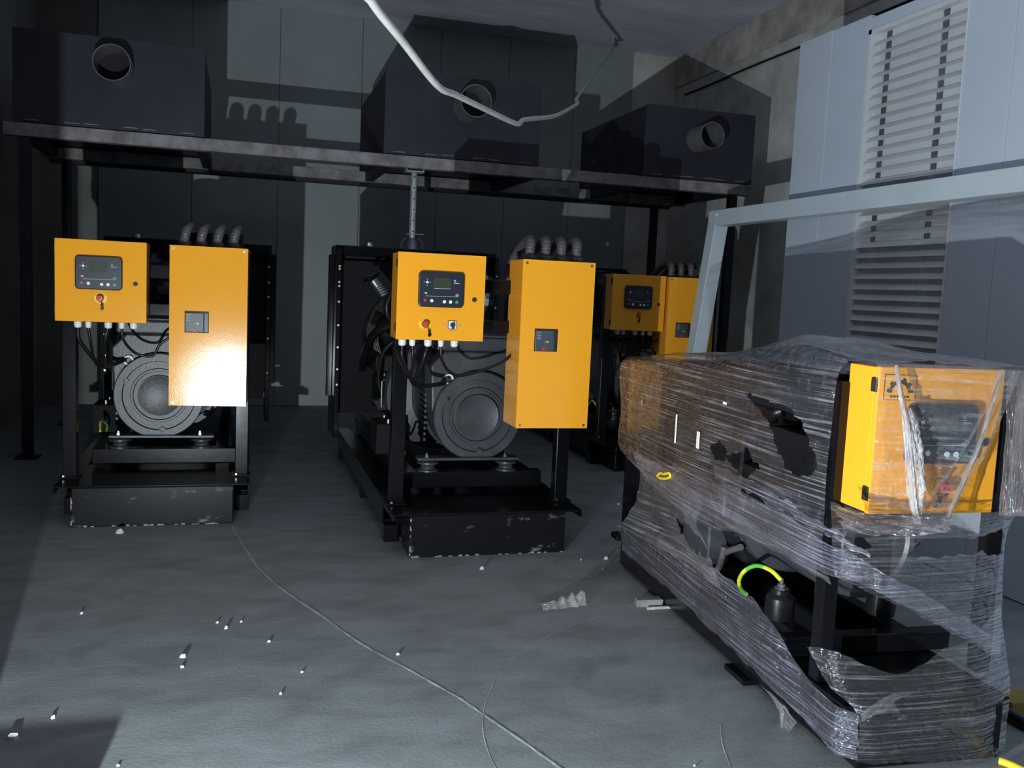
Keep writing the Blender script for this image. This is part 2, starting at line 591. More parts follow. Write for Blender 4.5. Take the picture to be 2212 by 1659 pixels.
# floor scratches: thin pale ridges lying on the concrete
def ridge(pts, w, name='scratch_ridge', h=0.004):
    P = spline(pts, 12)
    b = MB()
    vs, fs = [], []
    for i, p in enumerate(P):
        t = (P[min(i + 1, len(P) - 1)] - P[max(i - 1, 0)]).normalized()
        s = Vector((-t.y, t.x, 0))
        ww = w * (0.6 + 0.8 * mnoise.noise(p * 3.1 + Vector((5, 2, 1))) ** 2 + 0.4 * random.random())
        q = p + s * (0.02 * mnoise.noise(p * 2.3))
        vs += [(q + s * ww)[:2] + (0.0005,), q[:2] + (0.0005 + h * (0.5 + random.random()),), (q - s * ww)[:2] + (0.0005,)]
    for i in range(len(P) - 1):
        for k in range(2):
            fs.append((3 * i + k, 3 * i + k + 1, 3 * i + k + 4, 3 * i + k + 3))
    b.add(vs, fs)
    return b.build(name, 'ridge', floor)


def px_ray(x, y):
    c = r2 * ((x - 1106.0) / 1974.0) - u2 * ((y - 829.5) / 1974.0) + fwd
    return c


def on_floor(x, y, z=0.0):
    d = px_ray(x, y)
    t = (z - CAM_H) / d.z
    return Vector((d.x * t, d.y * t, z))


def at_depth(x, y, D):
    d = px_ray(x, y)
    return Vector((0, 0, CAM_H)) + d * D


ridge([on_floor(*q) for q in ((502, 1138), (545, 1205), (590, 1255), (690, 1325), (800, 1400), (950, 1485), (1000, 1512), (1100, 1580), (1190, 1645), (1260, 1700))], 0.010, h=0.0012)
ridge([on_floor(*q) for q in ((1300, 1330), (1200, 1365), (1120, 1410), (1075, 1460), (1050, 1520), (1045, 1575), (1055, 1625), (1080, 1680))], 0.0025, h=0.0006)
ridge([on_floor(*q) for q in ((1555, 1565), (1562, 1610), (1580, 1665))], 0.003, h=0.0006)

# ------------------------------------------------------------------ louvred partition standing off the right wall
XP = 3.75
YF = 5.84          # far edge of the partition
LY0, LY1, LZ0, LZ1 = 4.235, 5.075, 0.55, 3.165
b = MB().box(XP + .05, XP + .08, 1.5, LY0, 0, 3.18).box(XP + .05, XP + .08, LY1, YF - .02, 0, 3.24).box(XP + .05, XP + .08, LY0, LY1, 0, LZ0).box(XP + .05, XP + .08, LY0, LY1, LZ1, 3.2)
part = struct(b.build('wall_partition', 'white_panel'), 'white panel partition with a tall louvre')


def ppanel(y0, y1, z0, z1):
    MB().box(XP, XP + .05, y0 + .0015, y1 - .0015, z0, z1).build('panel', 'white_panel', part, bevel=.003)


ppanel(5.462, YF, 0.005, 3.267)
ppanel(LY1, 5.462, 0.005, 3.262)
ppanel(LY0, LY1, LZ1, 3.24)
ppanel(LY0, LY1, 0.005, LZ0)
ppanel(3.905, LY0, 0.005, 3.215)
ppanel(2.75, 3.905, 0.005, 3.20)
ppanel(1.5, 2.75, 0.005, 3.19)
louvre = thing('louvre_vent', 'tall white louvre vent with horizontal slats set in the white partition', 'vent', (XP, (LY0 + LY1) / 2, LZ0))
hw, hh = (LY1 - LY0) / 2, LZ1 - LZ0
b = MB()
for (y0, y1, z0, z1) in ((-hw, -hw + .012, 0, hh), (hw - .03, hw, 0, hh), (-hw, hw, 0, .012), (-hw, hw, hh - .03, hh)):
    b.box(-.008, .045, y0, y1, z0, z1)
b.build('frame', 'white_metal', louvre, bevel=.002)
pitch = 0.0655
nsl = int((hh - .05) / pitch)
sl = None
for k in range(nsl):
    z = .018 + k * pitch
    if sl is None:
        sl = MB().prism([(.004, -hw + .012, 0), (.007, -hw + .012, .005), (.036, -hw + .012, .036), (.036, -hw + .012, .030)], (0, 2 * hw - .042, 0)).build('slat', 'white_metal', louvre, loc=(0, 0, z))
    else:
        copy_of(sl, (0, 0, z))
# backing plate behind the slats, with two open slots
bk = [(-hw + .012, -.222), (-.165, .258), (.312, hw - .03)]
for y0, y1 in bk:
    MB().box(.043, .047, y0, y1, .012, hh - .03).build('backing_plate', 'white_metal', louvre)

# white tube frame leaning against the partition
fr = thing('tube_frame', 'white square tube frame leaning against the white louvred partition', 'frame', (XP - .08, 6.76, 0))
MB().box(-.06, .06, -5.0, 0, 2.03, 2.155).build('top_rail', 'white_tube', fr, bevel=.006)
b = MB()
zb = 0.0
b.prism([(-.06, -.11, 2.03), (.06, -.11, 2.03), (.06, 0, 2.155), (-.06, 0, 2.155)], (0, 0, .0))
b = MB()
x_b = -.235
b.add([(x_b - .06, -.125, 0), (x_b + .06, -.125, 0), (x_b + .06, 0, 0), (x_b - .06, 0, 0), (-.06, -.125, 2.06), (.06, -.125, 2.06), (.06, 0, 2.06), (-.06, 0, 2.06)],
      [(0, 3, 2, 1), (4, 5, 6, 7), (0, 1, 5, 4), (1, 2, 6, 5), (2, 3, 7, 6), (3, 0, 4, 7)])
b.build('upright', 'white_tube', fr, bevel=.006)
MB().lathe((-.062, -.14, 2.115), (-1, 0, 0), [(0, .0), (0, .014), (.008, .014), (.010, .0)], 14).build('bolt', 'white_plastic', fr, smooth=True)

# ------------------------------------------------------------------ steel support frame and silencers
sf = thing('support_frame', 'dark steel beam frame carrying three box silencers above the generators', 'frame', (0, 7.63, 0))
ZB0, ZB1 = 2.415, 2.512
for yb in (0.0, 1.30):
    MB().box(-1.70, 4.50, yb, yb + .09, ZB0, ZB1).build('beam', 'rust_steel', sf, bevel=.006)
for xc, yc in ((-1.56, .045), (-1.56, 1.72), (4.33, .045), (4.33, 1.72)):
    MB().box(xc - .037, xc + .037, yc - .037, yc + .037, 0, ZB0).build('column', 'dark_steel', sf, bevel=.005)
    MB().box(xc - .08, xc + .08, yc - .08, yc + .08, 0, .012).build('foot_plate', 'dark_steel', sf, bevel=.003)
MB().box(-1.70, 4.50, 1.68, 1.77, ZB0, ZB1).build('beam', 'dark_steel', sf, bevel=.006)
for xc in (-1.60, -.32, 1.15, 2.40, 3.45, 4.40):
    MB().box(xc - .04, xc + .04, .09, 1.68, ZB0 + .006, ZB1 - .006).build('cross_beam', 'dark_steel', sf, bevel=.005)


def silencer(label, x0, x1, ysh, px, pz, length=1.65, z1=3.185, pr=.13, stub=.28):
    s = thing('box_silencer', label, 'silencer', ((x0 + x1) / 2, 7.63 + ysh, ZB1 + .012), group='box silencers on the steel beams')
    w = (x1 - x0) / 2
    h = z1 - ZB1 - .012
    MB().box(-w, w, .03, length, 0, h).build('body', 'muffler', s, bevel=.006)
    f = MB()
    f.box(-w - .006, w + .006, .0, .03, -.004, h + .006)
    pl = f.build('end_plate', 'muffler', s, bevel=.004)
    for sx in (-1, 1):
        MB().box(sx * (w - .03) - .03, sx * (w - .03) + .03, .06, length - .06, -.012, 0).build('mount_strip', 'dark_steel', s)
    cx, cz = px - (x0 + x1) / 2, pz - ZB1 - .012
    MB().lathe((cx, 0.0, cz), (0, -1, 0), [(-.02, pr - .006), (stub, pr - .006), (stub, pr), (0, pr)], 40).build('pipe_stub', 'pipe', s, smooth=True)
    MB().lathe((cx, 0.0, cz), (0, -1, 0), [(0, pr - .008), (.004, pr - .008), (.004, .002), (0, .002)], 40).build('pipe_baffle', 'dark_steel', s, smooth=True)
    wl = MB()
    for k in range(9):
        xx = -w + .12 + (2 * w - .24) * k / 8
        if k % 3 != 1:
            wl.box(xx - .05, xx + .05, -.004, .0, .012 + .004 * (k % 2), .018 + .004 * (k % 2))
    wl.build('weld_bead', 'rust_steel', s)['kind'] = 'stuff'
    return s


silencer('box silencer farthest from the white partition, half lost in the dark', -1.63, -.305, 0.02, -.93, 2.955)
silencer('middle box silencer with a bright round pipe stub behind the hanging cable', 1.10, 2.425, 0.02, 1.79, 2.955)
silencer('box silencer against the bare concrete wall, beside the white partition', 3.42, 4.50, 0.02, 3.93, 2.875, z1=3.14, pr=.115)

# adjustable steel prop under the beam
pr = thing('steel_prop', 'adjustable galvanised steel prop holding up the front beam', 'prop', (1.362, 7.70, 0))
MB().cyl((0, 0, 1.72), (0, 0, 2.395), .026, seg=20).build('inner_tube', 'galv', pr, smooth=True)
MB().cyl((0, 0, .012), (0, 0, 1.74), .034, seg=20).build('outer_tube', 'galv', pr, smooth=True)
b = MB().box(-.075, .075, -.06, .06, 2.385, 2.397)
b.box(-.075, -.067, -.06, .06, 2.397, 2.414)
b.box(.067, .075, -.06, .06, 2.397, 2.414)
b.build('head_plate', 'galv', pr, bevel=.002)
MB().box(-.07, .07, -.07, .07, 0, .012).build('base_plate', 'galv', pr, bevel=.002)
MB().lathe((0, 0, 1.70), (0, 0, 1), [(0, .03), (0, .052), (.05, .052), (.07, .040), (.13, .038), (.13, .03)], 20).build('collar', 'galv', pr, smooth=True)
for s in (-1, 1):
    MB().tube(spline([(s * .05, 0, 1.72), (s * .085, 0, 1.73), (s * .088, 0, 1.80), (s * .05, -.01, 1.84)], 6), .007, 8).build('handle', 'galv', pr, smooth=True)
for k in range(6):
    MB().cyl((0, -.0265, 1.90 + k * .09), (0, -.0255, 1.90 + k * .09), .007, seg=10).build('pin_hole', 'ink', pr)
MB().tube([(-.05, -.02, 1.875), (.10, -.02, 1.88)], .006, 8).build('pin', 'steel', pr)

# hanging cable from the ceiling
CP = [((740, -120), 2.75), ((800, 0), 3.0), ((870, 90), 3.4), ((945, 185), 3.9), ((985, 205), 4.25), ((1040, 232), 4.7), ((1115, 267), 5.35), ((1128, 260), 5.55), ((1145, 257), 5.8),
      ((1200, 250), 6.5), ((1240, 229), 7.2), ((1248, 222), 7.35), ((1246, 212), 7.6), ((1270, 180), 8.4), ((1295, 145), 9.5), ((1322, 112), 10.4)]
CPW = [Vector((.12, 1.9, 4.445)), Vector((.20, 2.35, 3.3))] + [at_depth(*p, D) for p, D in CP] + [Vector((4.10, 10.25, 4.445))]
tag(MB().tube(spline(CPW, 5), .0145, 12).build('hanging_cable', 'cable_white', smooth=True),
    'slack white cable hanging in a loop from the concrete ceiling', 'cable')


# ------------------------------------------------------------------ generators
def box_part(name, m, par, x0, x1, y0, y1, z0, z1, bev=.004):
    return MB().box(x0, x1, y0, y1, z0, z1).build(name, m, par, bevel=bev)


def rrect(cx, cz, w, h, r, y, n=5):
    pts = []
    for (sx, sz, a0) in ((1, 1, 0), (-1, 1, 90), (-1, -1, 180), (1, -1, 270)):
        for k in range(n + 1):
            a = math.radians(a0 + 90 * k / n)
            pts.append((cx + sx * (w / 2 - r) + r * math.cos(a), y, cz + sz * (h / 2 - r) + r * math.sin(a)))
    return pts


def display_module(par, cx, cz, y, lit, w=.245, h=.184):
    """engine control module: bezel bulging at top and bottom, with keys, screen and print"""
    s = w / .245
    pts = []
    for (x, y_, z) in rrect(cx, cz, w, h, .02 * s, y):
        bulge = .006 * s * (1 - ((x - cx) / (w / 2)) ** 2)
        pts.append((x, y_, z + (bulge if z > cz else -bulge)))
    MB().prism(pts, (0, -.022, 0)).build('display_module', 'module', par, bevel=.006)
    yf = y - .0225
    MB().prism(rrect(cx, cz, w * .90, h * .84, .012 * s, yf), (0, -.0012, 0)).build('module_face', 'module_face', par)
    yk = yf - .0012
    MB().box(cx - .045 * s, cx + .047 * s, yk - .001, yk, cz + .004 * s, cz + .060 * s).build('screen', 'screen', par)
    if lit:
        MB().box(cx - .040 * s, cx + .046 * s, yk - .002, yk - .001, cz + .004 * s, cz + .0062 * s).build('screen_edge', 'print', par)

    def disc(name, m, dx, dz, r, t=.003):
        MB().cyl((cx + dx * s, yk, cz + dz * s), (cx + dx * s, yk - t, cz + dz * s), r * s, seg=14).build(name, m, par)
    disc('push_button', 'red', -.087, -.058, .0075)
    disc('push_button', 'white_plastic', -.052, -.060, .0088)
    disc('push_button', 'white_plastic', .016, -.063, .0088)
    disc('push_button', 'white_plastic', .049, -.063, .0088)
    disc('push_button', 'green', .083, -.063, .0085)
    disc('push_button', 'white_plastic', -.079, .036, .0068)
    b = MB()
    for dx, dz in ((0, .016), (0, -.016), (.016, 0), (-.016, 0)):
        b.box(cx + (-.079 + dx - .0025) * s, cx + (-.079 + dx + .0025) * s, yk - .0008, yk, cz + (.036 + dz - .0018) * s, cz + (.036 + dz + .0018) * s)
    b.box(cx - .085 * s, cx + .084 * s, yk - .0008, yk, cz - .0362 * s, cz - .0348 * s)
    b.prism([(cx + (-.084 + .008 * math.cos(t)) * s, yk, cz + (-.024 + .007 * math.sin(t)) * s) for t in [PI * k / 8 for k in range(9)]], (0, -.0008, 0))
    b.build('panel_print', 'print', par)['kind'] = 'stuff'
    b = MB()
    b.lathe((cx + .084 * s, yk, cz - .027 * s), (0, -1, 0), [(0, .0062 * s), (.0008, .0062 * s), (.0008, .0085 * s), (0, .0085 * s)], 16)
    b.box(cx + .078 * s, cx + .090 * s, yk - .0008, yk, cz - .0278 * s, cz - .0262 * s)
    for k, (a, c) in enumerate(((.064, .073), (.064, .076), (.064, .094))):
        b.box(cx + a * s, cx + c * s, yk - .0008, yk, cz + (.050 - .008 * k) * s, cz + (.0535 - .008 * k) * s)
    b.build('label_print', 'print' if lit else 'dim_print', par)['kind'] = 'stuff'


def emergency_stop(par, cx, cz, y, key=True, kx=.022):
    MB().lathe((cx, y, cz), (0, -1, 0), [(0, .0), (0, .033), (.002, .033), (.002, .0)], 28).build('stop_ring', 'yellow', par, smooth=True)
    for s, mid, flip in (('EMERGENCY', PI / 2, 1), ('STOP', -PI / 2, -1)):
        vs, fs = text_verts(s, .0105)
        R = .0265
        out = []
        for v in vs:
            a = mid - flip * v.x / R
            r = R + flip * v.y
            out.append((cx + r * math.cos(a), y - .0024, cz + r * math.sin(a)))
        MB().add(out, fs).build('lettering', 'ink', par)
    MB().lathe((cx, y, cz), (0, -1, 0), [(.002, .013), (.016, .013), (.016, .0195), (.026, .0195), (.032, .015), (.033, 0)], 26).build('stop_button', 'red', par, smooth=True)
    if key:
        b = MB()
        b.tube(spline([(cx + .010, y - .028, cz - .018), (cx + kx * .8, y - .022, cz - .034), (cx + kx, y - .014, cz - .050)], 5), .0022, 8)
        b.lathe((cx + kx * 1.15, y - .012, cz - .058), (0, -1, 0), [(-.003, 0), (-.003, .009), (.003, .009), (.003, 0)], 14)
        b.box(cx + kx * .8, cx + kx * .8 + .010, y - .02, y - .016, cz - .050, cz - .030)
        b.build('key', 'engine', par, smooth=True)


def rotary_switch(par, cx, cz, y):
    MB().box(cx - .0235, cx + .0235, y - .008, y, cz - .0235, cz + .0235).build('switch_plate', 'breaker', par, bevel=.004)
    MB().box(cx - .020, cx + .020, y - .0095, y - .008, cz - .020, cz + .020).build('switch_face', 'white_plastic', par)
    b = MB().lathe((cx, y - .0095, cz), (0, -1, 0), [(0, .013), (.012, .012), (.013, 0)], 20)
    b.box(cx - .004, cx + .004, y - .034, y - .012, cz - .020, cz + .012)
    b.build('switch_knob', 'ink', par, smooth=True)
    for dx, dz in ((-.043, 0), (.040, 0), (0, -.029)):
        MB().box(cx + dx - .0095, cx + dx + .0095, y - .0015, y, cz + dz - .0045, cz + dz + .0045).build('switch_tag', 'dim_print', par, bevel=.001)


def gland(par, x, y, z, r):
    b = MB().lathe((x, y, z), (0, 0, -1), [(0, r * .75), (.008, r * .75), (.008, r), (.016, r), (.018, r * .9), (.020, r), (.036, r * .92), (.042, r * .6), (.042, 0)], 12)
    return b.build('cable_gland', 'white_plastic', par, smooth=True)


def corrugated(pts, r, n, amp=.10):
    P = spline(pts, n)
    return MB().tube(P, r, 14, rfun=lambda t: r * (1 + amp * (1 if int(t * (len(P) - 1)) % 2 else -1)))


def control_box(g, x0, x1, y, z0, z1, depth, mod, estop, lock, switch=None, glands=(), hinge=True, lit=True, kx=.022):
    cb = box_part('control_box', 'orange', g, x0, x1, y + .022, y + depth, z0, z1, .004)
    MB().box(x0 - .002, x1 + .002, y, y + .020, z0 - .002, z1 + .002).build('door', 'orange', cb, bevel=.0035)
    yd = y
    display_module(cb, mod[0], mod[1], yd, lit)
    emergency_stop(cb, estop[0], estop[1], yd, kx=kx)
    b = MB().lathe((lock[0], yd, lock[1]), (0, -1, 0), [(0, .013), (.005, .012), (.005, .006), (.002, .005), (.002, 0)], 18)
    b.build('lock', 'ink', cb, smooth=True)
    if switch:
        rotary_switch(cb, switch[0], switch[1], yd)
    if hinge:
        for z in (z1 - .055, z0 + .06):
            MB().box(x0 - .006, x0 + .001, y + .004, y + .034, z - .022, z + .022).build('hinge', 'ink', cb, bevel=.002)
    for k, (gx, r) in enumerate(glands):
        gland(cb, gx, y + .10, z0, r)
    return cb


def breaker_cabinet(g, x0, x1, y, z0, z1, depth, win, turn=0.0):
    pv = ((x0 + x1) / 2, y, z0)
    cb = MB().box(x0 - pv[0], x1 - pv[0], .004, depth, 0, z1 - z0).build('breaker_cabinet', 'orange', g, bevel=.004, loc=pv)
    cb.rotation_euler = (0, 0, turn)
    wx0, wx1, wz0, wz1 = win[0] - pv[0], win[1] - pv[0], win[2] - z0, win[3] - z0
    x0, x1, z1, z0, y = x0 - pv[0], x1 - pv[0], z1 - z0, 0.0, 0.0
    b = MB()   # front cover as four strips around the breaker opening
    b.box(x0, wx0, y, y + .0035, z0, z1)
    b.box(wx1, x1, y, y + .0035, z0, z1)
    b.box(wx0, wx1, y, y + .0035, z0, wz0)
    b.box(wx0, wx1, y, y + .0035, wz1, z1)
    b.build('front_cover', 'orange', cb)
    MB().box(wx0 + .001, wx1 - .001, y - .0005, y + .0036, wz0 + .001, wz1 - .001).build('opening_liner', 'dark_hole', cb)
    MB().box(wx0 + .004, wx1 - .028, y - .008, y, wz0 + .004, wz1 - .010).build('breaker', 'breaker', cb, bevel=.003)
    MB().box(wx1 - .026, wx1 - .004, y - .003, y, wz0 + .004, wz1 - .010).build('breaker', 'module_face', cb, bevel=.002)
    b = MB()
    for k in range(5):
        zz = wz1 - .022 - .009 * k
        b.box(wx0 + .012, wx0 + .012 + (.018 if k % 2 else .026), y - .0088, y - .008, zz, zz + .0035)
    b.box(wx0 + .055, wx0 + .062, y - .0088, y - .008, wz0 + .052, wz0 + .056)
    b.build('breaker_print', 'dim_print', cb)['kind'] = 'stuff'
    MB().box(wx0 + .066, wx0 + .080, y - .0092, y - .008, wz0 + .050, wz0 + .058).build('rating_window', 'yellow', cb)
    MB().box(wx0 + .046, wx0 + .064, y - .010, y - .008, wz0 + .007, wz0 + .020).build('trip_button', 'red', cb, bevel=.002)
    for sx, sz in ((x0 + .022, z1 - .018), (x1 - .022, z1 - .018), (x0 + .022, z0 + .018), (x1 - .022, z0 + .018)):
        MB().lathe((sx, y, sz), (0, -1, 0), [(0, .0085), (.003, .0075), (.003, .0035), (.001, .003), (.001, 0)], 12).build('screw', 'steel', cb, smooth=True)
    return cb


def generator(label, X, Y, cb_x, cab_x, alt_x=.02, switch=False, lit=True, rz=0.0, rad=(-.62, .66), turn=0.0):
    g = thing('diesel_generator', label, 'generator', (X, Y, 0), rz, group='generators with orange control boxes')
    rnd = random.Random(int(abs(X) * 1000))
    # ---- base
    tank = box_part('fuel_tank_base', 'base_black', g, -.4375, .4375, 0, 2.90, 0.0, .228, .006)
    MB().box(-.53, .53, -.006, .62, .229, .240).build('deck_plate', 'black', g, bevel=.003)
    we = MB()
    for k in range(16):
        zz = .012 + .20 * k / 16
        if rnd.random() < .62:
            we.box(-.4395, -.4395 + .004 + .005 * rnd.random(), -.0016, .0, zz, zz + .013)
    for k in range(46):
        xx = -.43 + .86 * k / 46
        if rnd.random() < .38:
            we.box(xx, xx + .019, -.0016, .0, .001, .004 + .007 * rnd.random())
    we.build('worn_edge', 'bare_edge', g)['kind'] = 'stuff'
    for s in (-1, 1):
        b = MB()
        b.box(s * .525 - .006, s * .525 + .006, -.006, .40, .200, .229)
        b.build('deck_lip', 'black', g, bevel=.002)
        b = MB()
        b.box(s * .525 - .006, s * .525 + .006, .40, 2.93, .10, .229)
        b.box(min(s * .44, s * .519), max(s * .44, s * .519), .40, 2.93, .10, .112)
        b.box(min(s * .44, s * .535), max(s * .44, s * .535), .62, 2.93, .229, .240)
        b.build('base_rail', 'black', g, bevel=.002)
        for yy in (.32, 1.4, 2.8):
            MB().box(s * .487 - .04, s * .487 + .04, yy, yy + .12, 0, .10).build('skid_foot', 'black', g, bevel=.004)
    # ---- posts
    for s in (-1, 1):
        x = s * .48
        p = box_part('post', 'black', g, x - .038, x + .038, .22, .295, .240, 1.60, .004)
        MB().box(x - .055, x + .055, .19, .31, .2405, .250).build('foot_plate', 'black', p, bevel=.002)
        MB().lathe((x - .03, .205, .250), (0, 0, 1), [(0, .011), (.010, .011), (.010, 0)], 6).build('bolt', 'steel', p)
    box_part('cross_bar', 'black', g, -.53, .53, .297, .33, 1.42, 1.50, .004)
    box_part('cross_bar', 'black', g, -.53, .53, .297, .33, 1.20, 1.27, .004)
    # ---- engine frame
    box_part('cross_member', 'black', g, -.40, .45, .50, .58, .268, .362, .004)
    for s in (-1, 1):
        MB().box(s * .36 - .04, s * .36 + .04, .58, 2.90, .268, .362).build('engine_rail', 'black', g, bevel=.004)
        for yy in (.66, 1.9, 2.7):
            MB().box(s * .36 - .04, s * .36 + .04, yy, yy + .08, .2405, .268).build('spacer_block', 'black', g)
    for x in (-.245, .235):
        for yy in (.545,):
            m = MB().lathe((x, yy, .362), (0, 0, 1), [(0, .0), (0, .062), (.010, .062), (.014, .045), (.028, .040), (.042, .048), (.046, .066), (.056, .066), (.060, .05), (.062, 0)], 24)
            m = m.build('rubber_mount', 'alternator', g, smooth=True)
            MB().lathe((x - .01, yy, .440), (0, 0, 1), [(0, .014), (.014, .014), (.014, .008), (.026, .008), (.026, 0)], 6).build('mount_bolt', 'steel', m)
    box_part('alternator_foot', 'alternator', g, -.31, .31, .52, .62, .424, .441, .003)
    # ---- alternator, axis along y
    az, R = .688, .268
    prof_front = [(0.0, .0), (0.0, .118), (-.004, .126), (-.004, .128), (.022, .130), (.022, .152), (.006, .156), (.006, .168), (.020, .172), (.020, .214), (-.002, .219), (-.002, R - .006),
                  (.004, R), (.075, R), (.085, R - .012), (.30, R - .012), (.31, R + .004), (.36, R + .004), (.37, R - .012), (.80, R - .012), (.81, R + .05), (.90, R + .05), (.90, 0)]
    alt = MB().lathe((alt_x, .55, az), (0, 1, 0), prof_front, 64).build('alternator', 'alternator', g, smooth=True)
    for a in (35, 155, 275):
        t = math.radians(a)
        c = Vector((alt_x + .217 * math.cos(t), .557, az + .217 * math.sin(t)))
        MB().lathe(c, (0, -1, 0), [(-.01, .024), (.012, .022), (.013, 0)], 4).build('lug', 'alternator', alt)
    for k in range(8):
        t = math.radians(12 + 45 * k)
        MB().cyl((alt_x + .252 * math.cos(t), .552, az + .252 * math.sin(t)), (alt_x + .252 * math.cos(t), .544, az + .252 * math.sin(t)), .0085, seg=6).build('bolt', 'alternator', alt)
    # housing above the bell, flaring to the terminal box
    MB().prism([(alt_x - .27, .60, az), (alt_x - .285, .60, .98), (alt_x - .20, .60, 1.07), (alt_x + .20, .60, 1.07), (alt_x + .285, .60, .98), (alt_x + .27, .60, az)], (0, .68, 0)).build('housing', 'alternator', alt, bevel=.012)
    MB().box(alt_x - .255, alt_x + .30, .58, 1.20, 1.072, 1.155).build('terminal_box', 'alternator', alt, bevel=.012)
    MB().box(alt_x - .262, alt_x + .307, .57, 1.21, 1.157, 1.172).build('terminal_lid', 'alternator', alt, bevel=.006)
    for k in range(9):
        zz = .50 + .035 * k
        MB().prism([(alt_x - .262 - .006, .78, zz), (alt_x - .262 - .006, .98, zz + .012), (alt_x - .262 - .006, .98, zz + .028), (alt_x - .262 - .006, .78, zz + .016)], (-.012, 0, 0)).build('vent_rib', 'alternator', alt)
    MB().lathe((-.182 + alt_x, .60, .905), (0, -1, 0), [(-.02, .030), (.03, .030), (.03, .021), (-.02, .021)], 20).build('grommet', 'white_plastic', alt, smooth=True)
    # ---- flywheel housing and engine
    MB().lathe((0, 1.45, .70), (0, 1, 0), [(0, 0), (0, .36), (.03, .375), (.12, .375), (.16, .33), (.16, 0)], 48).build('flywheel_housing', 'alternator', g, smooth=True)
    eng = MB().prism([(-.22, 1.61, .50), (-.25, 1.61, .62), (-.25, 1.61, 1.08), (-.17, 1.61, 1.20), (.17, 1.61, 1.20), (.25, 1.61, 1.08), (.25, 1.61, .62), (.22, 1.61, .50)], (0, .92, 0)).build('engine', 'engine', g, bevel=.02)
    MB().prism([(-.19, 1.66, .50), (-.14, 1.66, .38), (.14, 1.66, .38), (.19, 1.66, .50)], (0, .80, 0)).build('oil_pan', 'engine', eng, bevel=.02)
    for k in range(4):
        MB().box(-.15, .15, 1.65 + .215 * k, 1.65 + .215 * k + .19, 1.20, 1.30).build('rocker_cover', 'engine', eng, bevel=.025)
    for k in range(4):
        MB().tube(spline([(.2, 1.72 + .2 * k, 1.15), (.30, 1.74 + .2 * k, 1.16), (.34, 1.80 + .2 * k, 1.22)], 6), .035, 12).build('manifold_pipe', 'engine', eng, smooth=True)
    MB().cyl((.35, 1.66, 1.24), (.35, 2.5, 1.24), .045, seg=16).build('exhaust_manifold', 'engine', eng, smooth=True)
    MB().lathe((.30, 1.55, 1.36), (0, 1, 0), [(0, 0), (0, .06), (.03, .10), (.10, .11), (.14, .08), (.18, .05), (.18, 0)], 24).build('turbocharger', 'engine', eng, smooth=True)
    for k in range(3):
        MB().lathe((-.33, 1.78 + .13 * k, .56), (0, 0, 1), [(0, 0), (0, .048), (.02, .052), (.22, .052), (.24, .035), (.26, .035), (.26, 0)], 18).build('filter_canister', 'engine', eng, smooth=True)
    MB().box(-.40, -.25, 1.75, 2.20, .82, .95).build('injection_pump', 'engine', eng, bevel=.02)
    for k in range(4):
        MB().tube(spline([(-.36, 1.80 + .1 * k, .95), (-.38, 1.81 + .1 * k, 1.08), (-.30, 1.80 + .12 * k, 1.18), (-.2, 1.78 + .15 * k, 1.2)], 6), .006, 6).build('injector_line', 'engine', eng, smooth=True)
    # starter / flexible exhaust / hoses on the visible side
    MB().lathe((-.36, 1.55, .62), (0, 1, 0), [(0, 0), (0, .055), (.26, .055), (.28, .04), (.34, .04), (.34, 0)], 20).build('starter_motor', 'engine', eng, smooth=True)
    corrugated([(-.41, 1.92, 1.47), (-.375, 1.90, 1.42), (-.33, 1.88, 1.355)], .044, 9, .08).build('flexible_bellows', 'steel', eng, smooth=True)
    MB().lathe((-.43, 1.93, 1.50), (.45, -.25, -.86), [(0, .066), (.012, .066), (.012, .03)], 18).build('bellows_flange', 'engine', eng, smooth=True)
    MB().tube(spline([(-.20, 1.62, 1.46), (-.30, 1.58, 1.42), (-.36, 1.57, 1.32), (-.34, 1.58, 1.22), (-.24, 1.62, 1.17)], 8), .022, 12).build('hose', 'rubber', eng, smooth=True)
    MB().box(-.315, -.265, 1.545, 1.557, 1.405, 1.43).build('hose_tag', 'white_plastic', eng)
    MB().tube(spline([(-.16, 1.62, 1.34), (-.25, 1.60, 1.33), (-.27, 1.60, 1.25), (-.20, 1.62, 1.21)], 8), .012, 10).build('hose', 'rubber', eng, smooth=True)
    MB().tube(spline([(-.30, 1.60, 1.18), (-.42, 1.70, 1.10), (-.45, 1.95, .95), (-.42, 2.3, .80)], 8), .03, 12).build('hose', 'rubber', eng, smooth=True)
    MB().tube(spline([(-.28, 1.50, 1.10), (-.38, 1.55, .98), (-.40, 1.60, .80), (-.36, 1.62, .66)], 8), .016, 10).build('wiring_loom', 'rubber', eng, smooth=True)
    for k in range(2):
        MB().cyl((-.40 + .07 * k, 1.42, .62), (-.40 + .07 * k, 1.42, .80 + .03 * k), .006, seg=8).build('rod', 'steel', eng, smooth=True)
    # air filter above the engine
    af = MB().lathe((-.10, 1.42, 1.41), (1, 0, 0), [(0, 0), (0, .12), (.02, .135), (.36, .135), (.38, .13), (.42, .13), (.44, .10), (.44, 0)], 36).build('air_filter', 'engine', g, smooth=True)
    MB().lathe((.255, 1.42, 1.41), (1, 0, 0), [(0, .137), (.03, .137), (.03, .139), (0, .139)], 36, closed=True).build('filter_band', 'galv', af, smooth=True)
    MB().lathe((.06, 1.75, 1.52), (0, 0, 1), [(0, .17), (.08, .17), (.15, .12), (.17, 0)], 30).build('air_intake_cap', 'engine', af, smooth=True)
    # ---- battery and tray beside the engine
    bt = MB().box(-.48, -.32, 1.06, 1.36, .365, .56).build('battery', 'matte_black', g, bevel=.008)
    for yy in (1.1, 1.28):
        MB().cyl((-.40, yy, .56), (-.40, yy, .585), .012, seg=10).build('terminal', 'steel', bt, smooth=True)
